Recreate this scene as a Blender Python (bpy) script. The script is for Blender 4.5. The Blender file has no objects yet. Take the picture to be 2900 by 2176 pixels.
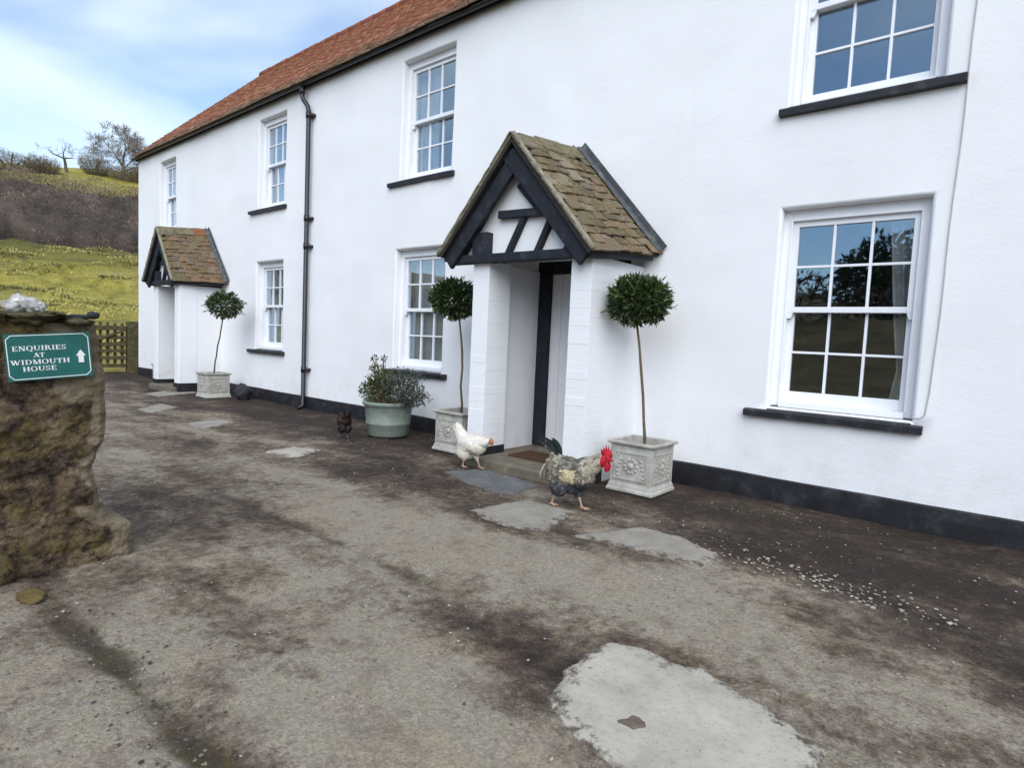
import bpy, bmesh, math, random
from mathutils import Vector, Matrix, noise
random.seed(7)
R = math.radians
sc = bpy.context.scene
COL = sc.collection

# ------------------------------------------------------------------ camera
cd = bpy.data.cameras.new('camera'); cam = bpy.data.objects.new('camera', cd); COL.objects.link(cam)
CR = Matrix(((0.7619493, 0.6460450, 0.0453764), (0.0817205, -0.0264039, -0.9963055), (-0.6424601, 0.7628425, -0.0729135)))
right, down, fwd = CR[0], CR[1], CR[2]
m3 = Matrix((right, -down, -fwd)).transposed()
cam.matrix_world = Matrix.Translation((0, -5.2, 1.2324)) @ m3.to_4x4()
cd.sensor_width = 36; cd.lens = 36 * 1698.68 / 2900; cd.clip_start = 0.05; cd.clip_end = 3000
sc.camera = cam

# ------------------------------------------------------------------ world, sun, exposure
SUN_EL, SUN_AZ = R(42), R(138)      # azimuth measured from +Y towards +X: the sun stands behind the camera, to the right
w = bpy.data.worlds.new('World'); sc.world = w; w.use_nodes = True
nt = w.node_tree; N = nt.nodes; L = nt.links; N.clear()
out = N.new('ShaderNodeOutputWorld'); bg = N.new('ShaderNodeBackground')
sky = N.new('ShaderNodeTexSky'); sky.sky_type = 'NISHITA'; sky.sun_disc = False
sky.sun_elevation = SUN_EL; sky.sun_rotation = SUN_AZ; sky.air_density = 1.0; sky.dust_density = 0.1; sky.ozone_density = 3.0
tc = N.new('ShaderNodeTexCoord')
mp = N.new('ShaderNodeMapping'); mp.inputs['Scale'].default_value = (1.0, 1.6, 4.2); mp.inputs['Rotation'].default_value = (0.35, 0.25, 0.5); mp.inputs['Location'].default_value = (0.6, 0.2, 0.1)
n1 = N.new('ShaderNodeTexNoise'); n1.inputs['Scale'].default_value = 1.5; n1.inputs['Detail'].default_value = 4; n1.inputs['Roughness'].default_value = 0.42; n1.inputs['Distortion'].default_value = 0.35
cr = N.new('ShaderNodeValToRGB'); cr.color_ramp.elements[0].position = 0.45; cr.color_ramp.elements[1].position = 0.66
cr.color_ramp.elements[0].color = (0.15, 0.15, 0.15, 1); cr.color_ramp.elements[1].color = (0.9, 0.9, 0.9, 1)
mx = N.new('ShaderNodeMix'); mx.data_type = 'RGBA'
mx.inputs[7].default_value = (4.9, 5.5, 6.0, 1)
L.new(tc.outputs['Generated'], mp.inputs['Vector']); L.new(mp.outputs[0], n1.inputs['Vector']); L.new(n1.outputs[0], cr.inputs[0])
L.new(cr.outputs[0], mx.inputs[0]); L.new(sky.outputs[0], mx.inputs[6]); L.new(mx.outputs[2], bg.inputs[0])
bg.inputs[1].default_value = 0.10
L.new(bg.outputs[0], out.inputs[0])
sl = bpy.data.lights.new('sun', 'SUN'); sl.energy = 1.5; sl.angle = R(60); sl.color = (1.0, 0.985, 0.96)
so = bpy.data.objects.new('sun', sl); COL.objects.link(so)
sd = Vector((math.sin(SUN_AZ) * math.cos(SUN_EL), math.cos(SUN_AZ) * math.cos(SUN_EL), math.sin(SUN_EL)))
so.rotation_euler = sd.to_track_quat('Z', 'Y').to_euler(); so.location = (0, 0, 40)
sc.view_settings.view_transform = 'Standard'; sc.view_settings.look = 'None'; sc.view_settings.gamma = 1
sc.view_settings.exposure = 1.13
sc.render.engine = 'CYCLES'
sc.cycles.max_bounces = 6; sc.cycles.diffuse_bounces = 3; sc.cycles.glossy_bounces = 3; sc.cycles.transmission_bounces = 3; sc.cycles.transparent_max_bounces = 8

# ------------------------------------------------------------------ helpers
def fbm(p, o=4): return noise.fractal(p, 1.0, 2.0, o, noise_basis='PERLIN_ORIGINAL')
def sstep(a, b, x):
    t = min(1, max(0, (x - a) / (b - a))); return t * t * (3 - 2 * t)

class MB:
    def __init__(s): s.v = []; s.f = []
    def add(s, vs, fs):
        o = len(s.v); s.v += [tuple(v) for v in vs]; s.f += [tuple(i + o for i in f) for f in fs]
    def box(s, x0, x1, y0, y1, z0, z1):
        s.add([(x0,y0,z0),(x1,y0,z0),(x1,y1,z0),(x0,y1,z0),(x0,y0,z1),(x1,y0,z1),(x1,y1,z1),(x0,y1,z1)],
              [(3,2,1,0),(4,5,6,7),(0,1,5,4),(1,2,6,5),(2,3,7,6),(3,0,4,7)])
    def prism(s, poly, y0, y1):           # polygon in (x,z), extruded along y
        n = len(poly)
        ar = sum(poly[i][0]*poly[(i+1)%n][1]-poly[(i+1)%n][0]*poly[i][1] for i in range(n))
        if ar < 0: poly = poly[::-1]
        s.add([(p[0],y0,p[1]) for p in poly]+[(p[0],y1,p[1]) for p in poly],
              [tuple(range(n)), tuple(range(2*n-1,n-1,-1))]+[(i, n+i, n+(i+1)%n, (i+1)%n) for i in range(n)])
    def bar(s, p0, p1, wd, y0, y1):       # a beam in the xz plane
        a = Vector(p0); b = Vector(p1); d = (b-a).normalized(); n = Vector((-d.y, d.x))*wd/2
        s.prism([tuple(a-n), tuple(b-n), tuple(b+n), tuple(a+n)], y0, y1)
    def tube(s, pts, rad, n=8, cap=True):
        pts = [Vector(p) for p in pts]; k = len(pts)
        if not hasattr(rad, '__len__'): rad = [rad]*k
        vs = []; up = None
        for i, p in enumerate(pts):
            d = (pts[min(i+1,k-1)]-pts[max(i-1,0)])
            if d.length < 1e-9: d = Vector((0,0,1))
            d.normalize()
            if up is None: up = d.orthogonal().normalized()
            up = (up - d*up.dot(d))
            if up.length < 1e-6: up = d.orthogonal()
            up.normalize(); sd_ = d.cross(up)
            for j in range(n):
                a = 2*math.pi*j/n; vs.append(p+(up*math.cos(a)+sd_*math.sin(a))*rad[i])
        fs = [(i*n+j, i*n+(j+1)%n, (i+1)*n+(j+1)%n, (i+1)*n+j) for i in range(k-1) for j in range(n)]
        if cap: fs += [tuple(range(n-1,-1,-1)), tuple(range((k-1)*n, k*n))]
        s.add(vs, fs)
    def lathe(s, prof, n=28, c=(0,0)):    # profile (r,z)
        k = len(prof)
        s.add([(c[0]+r*math.cos(2*math.pi*j/n), c[1]+r*math.sin(2*math.pi*j/n), z) for r, z in prof for j in range(n)],
              [(i*n+j, i*n+(j+1)%n, (i+1)*n+(j+1)%n, (i+1)*n+j) for i in range(k-1) for j in range(n)])
    def ball(s, c, r, sub=2, amp=0.0, sc_=3.0, seed=0):
        bm = bmesh.new(); bmesh.ops.create_icosphere(bm, subdivisions=sub, radius=1)
        c = Vector(c); r = Vector(r) if hasattr(r, '__len__') else Vector((r,r,r))
        vs = []
        for v in bm.verts:
            k = 1+amp*fbm(v.co*sc_+Vector((seed*7.3, seed*3.1, seed)), 3)
            vs.append(c+Vector((v.co.x*r.x, v.co.y*r.y, v.co.z*r.z))*k)
        s.add(vs, [tuple(v.index for v in f.verts) for f in bm.faces]); bm.free()
    def mesh(s, name, smooth=False):
        me = bpy.data.meshes.new(name); me.from_pydata(s.v, [], s.f); me.update()
        if smooth: me.polygons.foreach_set('use_smooth', [True]*len(me.polygons))
        return me
    def build(s, name, mat, parent=None, smooth=False, bevel=0):
        return link(name, s.mesh(name, smooth), mat, parent, bevel)

def link(name, me, mat, parent=None, bevel=0):
    o = bpy.data.objects.new(name, me); COL.objects.link(o); o.parent = parent
    if mat is not None and len(me.materials) == 0: me.materials.append(mat)
    if bevel:
        b = o.modifiers.new('bevel', 'BEVEL'); b.width = bevel; b.segments = 2; b.limit_method = 'ANGLE'
    return o
def tag(o, label=None, cat=None, group=None, kind=None):
    for k, v in (('label', label), ('category', cat), ('group', group), ('kind', kind)):
        if v: o[k] = v
    return o
def empty(name, loc=(0,0,0), rz=0, parent=None):
    o = bpy.data.objects.new(name, None); COL.objects.link(o); o.location = loc; o.rotation_euler = (0,0,rz); o.parent = parent
    o.empty_display_size = 0.1
    return o
def autosmooth(me, ang=35):
    me.polygons.foreach_set('use_smooth', [True]*len(me.polygons)); me.set_sharp_from_angle(angle=R(ang))

# ------------------------------------------------------------------ materials
def new_mat(name):
    m = bpy.data.materials.new(name); m.use_nodes = True; t = m.node_tree
    return m, t, t.nodes['Principled BSDF']
def ramp(t, fac, stops):
    r = t.nodes.new('ShaderNodeValToRGB'); e = r.color_ramp.elements
    while len(e) < len(stops): e.new(0.5)
    for i, (p, c) in enumerate(stops):
        e[i].position = p; e[i].color = (c[0], c[1], c[2], 1) if hasattr(c, '__len__') else (c, c, c, 1)
    t.links.new(fac, r.inputs[0]); return r.outputs[0]
def noise_n(t, scale, detail=5, rough=0.55, coord='Object', stretch=None, dist=0):
    c = t.nodes.new('ShaderNodeTexCoord'); v = c.outputs[coord]
    if stretch:
        mpn = t.nodes.new('ShaderNodeMapping'); mpn.inputs['Scale'].default_value = stretch; t.links.new(v, mpn.inputs[0]); v = mpn.outputs[0]
    n = t.nodes.new('ShaderNodeTexNoise'); n.inputs['Scale'].default_value = scale; n.inputs['Detail'].default_value = detail
    n.inputs['Roughness'].default_value = rough; n.inputs['Distortion'].default_value = dist
    t.links.new(v, n.inputs['Vector']); return n.outputs[0]
def mixc(t, fac, a, b, mode='MIX'):
    m = t.nodes.new('ShaderNodeMix'); m.data_type = 'RGBA'; m.blend_type = mode
    for s_, v in ((0, fac), (6, a), (7, b)):
        if isinstance(v, bpy.types.NodeSocket): t.links.new(v, m.inputs[s_])
        elif s_ == 0: m.inputs[0].default_value = v
        else: m.inputs[s_].default_value = (v[0], v[1], v[2], 1)
    return m.outputs[2]
def mth(t, op, a, b=0.5, clamp=False):
    m = t.nodes.new('ShaderNodeMath'); m.operation = op; m.use_clamp = clamp
    for i, v in enumerate((a, b)):
        if isinstance(v, bpy.types.NodeSocket): t.links.new(v, m.inputs[i])
        else: m.inputs[i].default_value = v
    return m.outputs[0]
def bump(t, p, h, strength=0.3, dist=0.01):
    b = t.nodes.new('ShaderNodeBump'); b.inputs['Strength'].default_value = strength; b.inputs['Distance'].default_value = dist
    t.links.new(h, b.inputs['Height']); t.links.new(b.outputs[0], p.inputs['Normal'])
def simple(name, c, rough=0.7, var=0.25, scale=8, bs=0.2, bd=0.004, bscale=60, spec=0.3, alt=None, coord='Object'):
    m, t, p = new_mat(name)
    n = noise_n(t, scale, 6, 0.6, coord)
    hi = alt or tuple(min(1, x*(1+var)) for x in c); lo = tuple(x*(1-var) for x in c)
    t.links.new(ramp(t, n, [(0.3, lo), (0.55, c), (0.75, hi)]), p.inputs['Base Color'])
    p.inputs['Roughness'].default_value = rough; p.inputs['Specular IOR Level'].default_value = spec
    if bs: bump(t, p, noise_n(t, bscale, 6, 0.65, coord), bs, bd)
    return m
M = {}
def wall_paint(name, c, dirt=0.5):
    m, t, p = new_mat(name)
    big = noise_n(t, 0.9, 3, 0.6); mid = noise_n(t, 5, 4, 0.65); st = noise_n(t, 2.2, 4, 0.6, stretch=(3.0, 1, 0.22))
    col = ramp(t, big, [(0.3, tuple(x*0.955 for x in c)), (0.6, c)])
    col = mixc(t, ramp(t, st, [(0.60, 0), (0.82, 0.20*dirt)]), col, (0.52, 0.51, 0.44))
    col = mixc(t, ramp(t, mid, [(0.62, 0), (0.8, 0.10*dirt)]), col, (0.60, 0.58, 0.52))
    g = t.nodes.new('ShaderNodeNewGeometry'); sp = t.nodes.new('ShaderNodeSeparateXYZ'); t.links.new(g.outputs['Position'], sp.inputs[0])
    low = mth(t, 'MULTIPLY', ramp(t, sp.outputs[2], [(0.15, 1), (0.75, 0)]), ramp(t, mid, [(0.42, 0), (0.7, 0.45*dirt)]))
    col = mixc(t, low, col, (0.42, 0.40, 0.33))
    t.links.new(col, p.inputs['Base Color']); p.inputs['Roughness'].default_value = 0.75; p.inputs['Specular IOR Level'].default_value = 0.25
    fine = noise_n(t, 38, 4, 0.7); co = noise_n(t, 7, 2, 0.5, stretch=(0.8, 1, 1.5))
    bump(t, p, mth(t, 'ADD', mth(t, 'MULTIPLY', fine, 0.6), mth(t, 'MULTIPLY', co, 0.5)), 0.26, 0.010)
    return m
M['wall'] = wall_paint('white_limewash', (0.81, 0.812, 0.825), 0.55)
M['brickpaint'] = wall_paint('white_painted_brick', (0.80, 0.81, 0.825), 0.8)
M['wood'] = simple('white_gloss_paint', (0.81, 0.82, 0.85), 0.35, 0.04, 6, 0.08, 0.002, 30, 0.5)
M['black'] = simple('black_masonry_paint', (0.016, 0.016, 0.020), 0.6, 0.5, 7, 0.4, 0.006, 40, 0.3, alt=(0.05, 0.05, 0.052))
M['beam'] = simple('black_stained_timber', (0.016, 0.018, 0.026), 0.65, 0.4, 9, 0.35, 0.004, 35, 0.3, alt=(0.04, 0.044, 0.058))
M['pipe'] = simple('black_pipe_paint', (0.014, 0.014, 0.018), 0.4, 0.4, 12, 0.15, 0.003, 40, 0.5)
M['slate'] = simple('dark_slate_sill', (0.02, 0.021, 0.026), 0.55, 0.4, 10, 0.4, 0.005, 45, 0.4, alt=(0.06, 0.06, 0.065))
M['soffit'] = simple('dark_soffit', (0.03, 0.027, 0.024), 0.8, 0.4, 10, 0.3)
M['lead'] = simple('weathered_lead', (0.085, 0.092, 0.098), 0.75, 0.35, 12, 0.3, 0.004, 30, 0.25, alt=(0.21, 0.215, 0.19))
M['mortar'] = simple('lichened_mortar', (0.24, 0.225, 0.165), 0.9, 0.35, 14, 0.6, 0.012, 35, 0.2, alt=(0.33, 0.31, 0.24))
M['stepstone'] = simple('worn_step_stone', (0.16, 0.14, 0.105), 0.85, 0.3, 9, 0.5, 0.008, 40, 0.2)
M['mat'] = simple('coir_mat', (0.10, 0.055, 0.035), 0.95, 0.4, 60, 0.9, 0.01, 220, 0.1)
M['room'] = simple('room_plaster', (0.45, 0.43, 0.40), 0.9, 0.1, 3, 0)
M['curtain'] = simple('pale_curtain', (0.42, 0.43, 0.43), 0.9, 0.06, 8, 0.1)
M['planter'] = simple('weathered_stone_planter', (0.42, 0.405, 0.36), 0.85, 0.32, 12, 0.5, 0.006, 60, 0.25, alt=(0.51, 0.50, 0.455))
M['pot'] = simple('green_grey_pot', (0.20, 0.235, 0.20), 0.6, 0.2, 9, 0.2, 0.004, 40, 0.35)
M['soil'] = simple('soil', (0.035, 0.027, 0.02), 0.95, 0.4, 30, 0.8, 0.02, 60, 0.1)
M['bark'] = simple('bay_bark', (0.13, 0.10, 0.055), 0.85, 0.35, 30, 0.5, 0.004, 80, 0.2)
M['treebark'] = simple('tree_bark', (0.15, 0.13, 0.11), 0.9, 0.35, 3, 0.3, 0.02, 8, 0.1)
M['gatewood'] = simple('mossy_gate_wood', (0.105, 0.088, 0.05), 0.9, 0.4, 9, 0.5, 0.01, 40, 0.1, alt=(0.16, 0.15, 0.08))
M['signwhite'] = simple('sign_white', (0.80, 0.80, 0.78), 0.5, 0.05, 20, 0)
M['signgreen'] = simple('sign_green', (0.012, 0.115, 0.10), 0.35, 0.2, 14, 0.05, 0.001, 60, 0.5)
M['whiterock'] = simple('white_quartz', (0.48, 0.47, 0.46), 0.7, 0.5, 26, 0.8, 0.012, 40, 0.4, alt=(0.80, 0.80, 0.79))
M['darkrock'] = simple('dark_stone', (0.03, 0.03, 0.033), 0.8, 0.4, 9, 0.5, 0.01, 25)
M['capmoss'] = simple('mossy_capping', (0.10, 0.085, 0.05), 0.95, 0.5, 9, 0.8, 0.03, 30, 0.1, alt=(0.14, 0.14, 0.05))

def tile_mat(name, cs, moss, mossamt, per_obj):
    m, t, p = new_mat(name)
    n = noise_n(t, 2.2, 6, 0.6, 'Object' if not per_obj else 'Object'); n2 = noise_n(t, 26, 6, 0.65)
    if per_obj:
        oi = t.nodes.new('ShaderNodeObjectInfo'); v = oi.outputs['Random']
    else:
        a = t.nodes.new('ShaderNodeAttribute'); a.attribute_name = 'rnd'; v = a.outputs['Fac']
    col = ramp(t, v, [(i/(len(cs)-1), c) for i, c in enumerate(cs)])
    g = t.nodes.new('ShaderNodeTexCoord')
    pn = t.nodes.new('ShaderNodeTexNoise'); pn.inputs['Scale'].default_value = 5.5; pn.inputs['Detail'].default_value = 7
    ge = t.nodes.new('ShaderNodeNewGeometry'); t.links.new(ge.outputs['Position'], pn.inputs['Vector'])
    col = mixc(t, ramp(t, pn.outputs[0], [(0.45, 0), (0.66, mossamt)]), col, moss)
    pn2 = t.nodes.new('ShaderNodeTexNoise'); pn2.inputs['Scale'].default_value = 38; pn2.inputs['Detail'].default_value = 4; t.links.new(ge.outputs['Position'], pn2.inputs['Vector'])
    col = mixc(t, ramp(t, pn2.outputs[0], [(0.60, 0), (0.68, 0.65)]), col, (0.30, 0.275, 0.20))
    col = mixc(t, ramp(t, pn2.outputs[0], [(0.30, 0.5 if per_obj else 0.25), (0.42, 0)]), col, (0.03, 0.026, 0.02))
    if name == 'red_clay_tiles':         # grey lichen gathers on the lowest courses
        sz_ = t.nodes.new('ShaderNodeSeparateXYZ'); t.links.new(ge.outputs['Position'], sz_.inputs[0])
        lo_ = mth(t, 'ADD', mth(t, 'MULTIPLY', mth(t, 'SUBTRACT', 5.75, sz_.outputs[2]), 1.6), mth(t, 'MULTIPLY', mth(t, 'SUBTRACT', pn.outputs[0], 0.5), 2.0))
        col = mixc(t, ramp(t, lo_, [(0.35, 0), (1.0, 0.7)]), col, (0.16, 0.14, 0.10))
    t.links.new(col, p.inputs['Base Color']); p.inputs['Roughness'].default_value = 0.9; p.inputs['Specular IOR Level'].default_value = 0.2
    bump(t, p, n2, 0.6, 0.008)
    return m
M['rooftile'] = tile_mat('red_clay_tiles', [(0.44,0.19,0.115),(0.38,0.16,0.105),(0.48,0.225,0.135),(0.36,0.165,0.11),(0.45,0.225,0.145)], (0.26,0.175,0.10), 0.5, False)
M['porchtile'] = tile_mat('mossy_porch_tiles', [(0.15,0.105,0.062),(0.095,0.075,0.05),(0.19,0.13,0.08),(0.12,0.095,0.068),(0.22,0.18,0.125)], (0.115,0.098,0.038), 0.7, True)
M['porchtile2'] = tile_mat('mossy_porch_tiles_far', [(0.17,0.10,0.06),(0.105,0.08,0.05),(0.19,0.11,0.065),(0.12,0.09,0.065),(0.17,0.14,0.10)], (0.11,0.095,0.035), 0.7, False)

def glass_mat():
    m, t, p = new_mat('window_glass'); t.nodes.remove(p)
    o = t.nodes['Material Output']
    fr = t.nodes.new('ShaderNodeLayerWeight'); fr.inputs['Blend'].default_value = 0.5      # thin sheet: same on both faces
    f = mth(t, 'ADD', mth(t, 'MULTIPLY', mth(t, 'POWER', fr.outputs['Facing'], 3.0), 0.8), 0.18, True)
    tr = t.nodes.new('ShaderNodeBsdfTransparent'); tr.inputs[0].default_value = (0.92, 0.94, 0.94, 1)
    gl = t.nodes.new('ShaderNodeBsdfGlossy'); gl.inputs['Roughness'].default_value = 0.015; gl.inputs['Color'].default_value = (0.72, 0.87, 1.0, 1)
    n = noise_n(t, 3.0, 2, 0.4); b = t.nodes.new('ShaderNodeBump'); b.inputs['Strength'].default_value = 0.05; b.inputs['Distance'].default_value = 0.01
    t.links.new(n, b.inputs['Height']); t.links.new(b.outputs[0], gl.inputs['Normal'])
    ms = t.nodes.new('ShaderNodeMixShader'); t.links.new(f, ms.inputs[0]); t.links.new(tr.outputs[0], ms.inputs[1]); t.links.new(gl.outputs[0], ms.inputs[2])
    t.links.new(ms.outputs[0], o.inputs[0]); return m
M['glass'] = glass_mat()

def leaf_mat(name, c1, c2, c3, rough=0.5, trans=0.15):
    m, t, p = new_mat(name)
    a = t.nodes.new('ShaderNodeAttribute'); a.attribute_name = 'rnd'
    t.links.new(ramp(t, a.outputs['Fac'], [(0, c1), (0.55, c2), (1, c3)]), p.inputs['Base Color'])
    p.inputs['Roughness'].default_value = rough; p.inputs['Specular IOR Level'].default_value = 0.35
    return m
M['bay'] = leaf_mat('bay_leaves', (0.016,0.032,0.009), (0.036,0.064,0.016), (0.10,0.125,0.036), 0.40)
M['shrub'] = leaf_mat('pot_shrub_leaves', (0.03,0.05,0.014), (0.065,0.085,0.024), (0.16,0.13,0.05), 0.6)
M['shrub2'] = leaf_mat('grey_shrub_leaves', (0.035,0.05,0.04), (0.06,0.075,0.06), (0.10,0.09,0.08), 0.6)
M['hedge'] = leaf_mat('winter_hedge_twigs', (0.040,0.031,0.028), (0.125,0.092,0.072), (0.38,0.285,0.19), 0.9)
M['bush'] = leaf_mat('bush_leaves', (0.13,0.11,0.075), (0.21,0.18,0.12), (0.32,0.27,0.18), 0.8)
M['twig'] = leaf_mat('tree_twigs', (0.17,0.15,0.135), (0.25,0.225,0.205), (0.34,0.305,0.27), 0.9)  # twigs paled evenly, distance haze put into their colour
M['evergreen'] = leaf_mat('evergreen_leaves', (0.012,0.022,0.008), (0.026,0.042,0.013), (0.05,0.07,0.022), 0.6)
M['grass'] = leaf_mat('rough_grass', (0.10,0.088,0.035), (0.33,0.29,0.07), (0.52,0.45,0.18), 0.9)

# ------------------------------------------------------------------ the ground
def terrain_h(x, y):
    d = -0.973*x + 0.233*(y+5.2)
    prof = [(0,-0.12),(19,-0.12),(24,0.25),(31,1.05),(40,2.7),(50,5.0),(58,7.1),(66,10.0),(80,15.6),(92,19.3),(104,20.5),(125,20.5),(200,17),(400,20),(2000,40)]
    h = prof[0][1]
    for (a, ha), (b, hb) in zip(prof, prof[1:]):
        if a <= d <= b: h = ha+(hb-ha)*(d-a)/(b-a); break
    if d > 2000: h = 40
    s_ = max(-30, min(60, 0.233*x+0.973*(y+5.2)))
    h += (0.12*(s_-4)+0.9)*sstep(70, 95, d)*sstep(400, 150, d)
    e = -y-13                                        # the bank behind the camera
    h2 = -0.12 + 3.0*sstep(0, 10, e) + 5*sstep(10, 70, e) + 12*sstep(60, 300, e)
    h3 = -0.12 + 10*sstep(25, 160, x) + 9*sstep(20, 160, y)
    h = max(h, h2, h3)
    b = sstep(18, 30, max(d, e+18, x-4, y-2))
    h += b*(0.35*fbm(Vector((x*0.11, y*0.11, 1)), 4) + 0.18*fbm(Vector((x*0.5, y*0.5, 4)), 3))*(1.0 if d < 62 else 0.6)
    if 40 < d < 52: h += 0.45*math.sin((d-40)*2.1+1.5*fbm(Vector((x*.08, y*.08, 9)), 2))*sstep(40,44,d)*sstep(52,48,d)
    return h
def spread(n, near, far):
    k = []
    for i in range(-n, n+1):
        t = i/n; k.append(math.copysign(near*abs(t)+(far-near)*abs(t)**4, t))
    return k
gm = MB(); xs = [-28+v for v in spread(130, 85, 800)]; ys = [4+v for v in spread(100, 75, 800)]
for y in ys:
    for x in xs: gm.v.append((x, y, terrain_h(x, y)))
nx = len(xs)
gm.f = [(j*nx+i, j*nx+i+1, (j+1)*nx+i+1, (j+1)*nx+i) for j in range(len(ys)-1) for i in range(nx-1)]
m, t, p = new_mat('field_grass')
n1_ = noise_n(t, 0.12, 4, 0.6); n2_ = noise_n(t, 0.9, 6, 0.7, dist=0.6); n3_ = noise_n(t, 6, 4, 0.7)
c = ramp(t, n2_, [(0.28, (0.10,0.092,0.03)), (0.42, (0.30,0.26,0.055)), (0.60, (0.45,0.38,0.085)), (0.75, (0.54,0.45,0.18))])
c = mixc(t, ramp(t, n1_, [(0.42, 0), (0.62, 0.55)]), c, (0.29, 0.245, 0.09))
c = mixc(t, ramp(t, n3_, [(0.3, 0.45), (0.5, 0)]), c, (0.07, 0.072, 0.022))
bn = noise_n(t, 1.0, 5, 0.7, stretch=(0.55, 0.10, 0.55), dist=0.3)
c = mixc(t, ramp(t, bn, [(0.34, 0.75), (0.47, 0)]), c, (0.085, 0.078, 0.032))
c = mixc(t, ramp(t, bn, [(0.56, 0), (0.68, 0.6)]), c, (0.44, 0.36, 0.16))
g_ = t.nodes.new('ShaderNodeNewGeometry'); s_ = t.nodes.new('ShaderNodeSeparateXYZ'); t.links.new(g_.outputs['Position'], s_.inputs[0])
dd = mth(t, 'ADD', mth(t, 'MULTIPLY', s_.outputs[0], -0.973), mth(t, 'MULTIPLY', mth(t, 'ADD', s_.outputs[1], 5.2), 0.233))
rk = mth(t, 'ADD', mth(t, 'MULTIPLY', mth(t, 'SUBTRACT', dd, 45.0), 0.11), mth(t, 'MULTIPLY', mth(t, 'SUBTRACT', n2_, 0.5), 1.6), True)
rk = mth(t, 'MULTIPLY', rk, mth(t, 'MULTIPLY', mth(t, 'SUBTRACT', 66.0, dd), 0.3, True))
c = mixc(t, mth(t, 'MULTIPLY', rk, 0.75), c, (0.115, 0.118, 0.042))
bk = mth(t, 'MULTIPLY', mth(t, 'ADD', s_.outputs[1], 12.0), -0.4, True)          # dead bracken covers the bank across the yard
c = mixc(t, bk, c, ramp(t, n2_, [(0.3, (0.11,0.07,0.035)), (0.6, (0.23,0.155,0.075)), (0.8, (0.32,0.23,0.12))]))
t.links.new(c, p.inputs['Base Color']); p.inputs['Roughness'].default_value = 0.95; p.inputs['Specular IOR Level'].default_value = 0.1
bump(t, p, mth(t, 'ADD', n3_, n2_), 0.9, 0.25)
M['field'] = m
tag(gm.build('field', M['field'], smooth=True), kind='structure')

# the farmyard: worn concrete bays with earth and moss between them
def inpoly(x, y, poly):
    r = False; j = len(poly)-1
    for i in range(len(poly)):
        if (poly[i][1] > y) != (poly[j][1] > y) and x < (poly[j][0]-poly[i][0])*(y-poly[i][1])/(poly[j][1]-poly[i][1])+poly[i][0]: r = not r
        j = i
    return r
BLOBS = [  # x, y, rx, ry, amount of bare pale concrete (+) or earth (-)
 (-3.0,-2.75,1.6,0.42,0.55),(-1.9,-2.55,1.1,0.42,0.6),(-1.0,-2.5,0.9,0.36,0.5),(-5.2,-2.5,1.6,0.5,0.15),(-7.5,-2.9,3,0.7,0.1),
 (-1.75,-3.75,0.75,0.26,0.6),(-2.6,-3.75,0.8,0.3,0.25),(-1.2,-3.95,0.7,0.35,0.5),(-2.2,-4.3,0.9,0.2,0.45),(-1.4,-4.25,0.9,0.25,0.35),
 (-1.6,-3.34,0.55,0.12,-0.45),(-1.22,-3.5,0.18,0.25,-0.35),(-4.3,-3.4,1.5,0.25,-0.1),(-2.2,-4.9,1.2,0.3,0.35),
 (-0.5,-2.85,0.55,0.22,0.35),(0.0,-2.7,0.5,0.25,0.3),(-0.2,-1.4,1.5,0.6,-0.5),(0.3,-2.1,0.9,0.35,-0.5),(-0.9,-1.1,0.9,0.4,-0.3),(-4.6,-1.8,1.3,0.45,-0.3),(-7.0,-1.2,3.0,0.7,-0.25),(-11,-1.2,3.5,0.7,-0.15),(-2.7,-1.9,0.9,0.35,-0.15),(-3.9,-1.6,0.8,0.4,-0.15)]
PATCH = {'a':[(-3.93,-1.42),(-3.8,-1.06),(-3.45,-1.09),(-3.06,-1.14),(-3.02,-1.60),(-3.5,-1.53)],
 'b':[(-2.93,-2.13),(-2.85,-1.6),(-2.42,-1.58),(-2.31,-2.07),(-2.5,-2.19)],
 'c':[(-2.09,-2.03),(-1.87,-1.52),(-1.62,-1.54),(-1.33,-1.66),(-1.32,-1.92),(-1.68,-1.93)],
 'd':[(-1.20,-3.27),(-1.18,-3.08),(-1.06,-3.01),(-0.93,-3.04),(-0.83,-3.0),(-0.72,-3.07),(-0.60,-3.08),(-0.49,-3.13),(-0.39,-3.16),(-0.40,-3.36),(-0.55,-3.62),(-0.74,-3.70),(-0.93,-3.63),(-1.08,-3.57),(-1.14,-3.52)],
 'e':[(-11.75,-1.29),(-12.38,-0.47),(-11.6,-0.5),(-11.15,-1.31)],'f':[(-7.95,-2.11),(-8.07,-1.6),(-7.73,-1.6),(-7.4,-2.12)],
 'g':[(-5.72,-2.2),(-5.79,-1.85),(-5.5,-1.75),(-5.3,-2.12)],'h':[(-9.6,-2.1),(-10.2,-1.6),(-9.6,-1.6),(-9.1,-2.1)]}
def grow_poly(pl, k):
    cx_ = sum(p[0] for p in pl)/len(pl); cy_ = sum(p[1] for p in pl)/len(pl)
    return [(p[0]+(p[0]-cx_)/math.hypot(p[0]-cx_, p[1]-cy_)*k, p[1]+(p[1]-cy_)/math.hypot(p[0]-cx_, p[1]-cy_)*k) for p in pl]
FLATS = [grow_poly(v, 0.12) for v in PATCH.values()]
SEAMS = [(-4.5,-4.2,-0.9,0.06,1.0),(-4.07,-4.0,-1.6,0.022,0.6),(-3.2,-6.0,-1.9,0.045,0.65),(-2.05,-2.6,1.5,0.10,0.4)]
ym = MB(); X0, X1, Y0, Y1 = -19.6, 7.0, -13.5, 0.03
def axis(a, b, fine0, fine1, f, c):
    k = []; v = a
    while v < b: k.append(v); v += f if fine0 <= v <= fine1 else c
    return k+[b]
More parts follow.
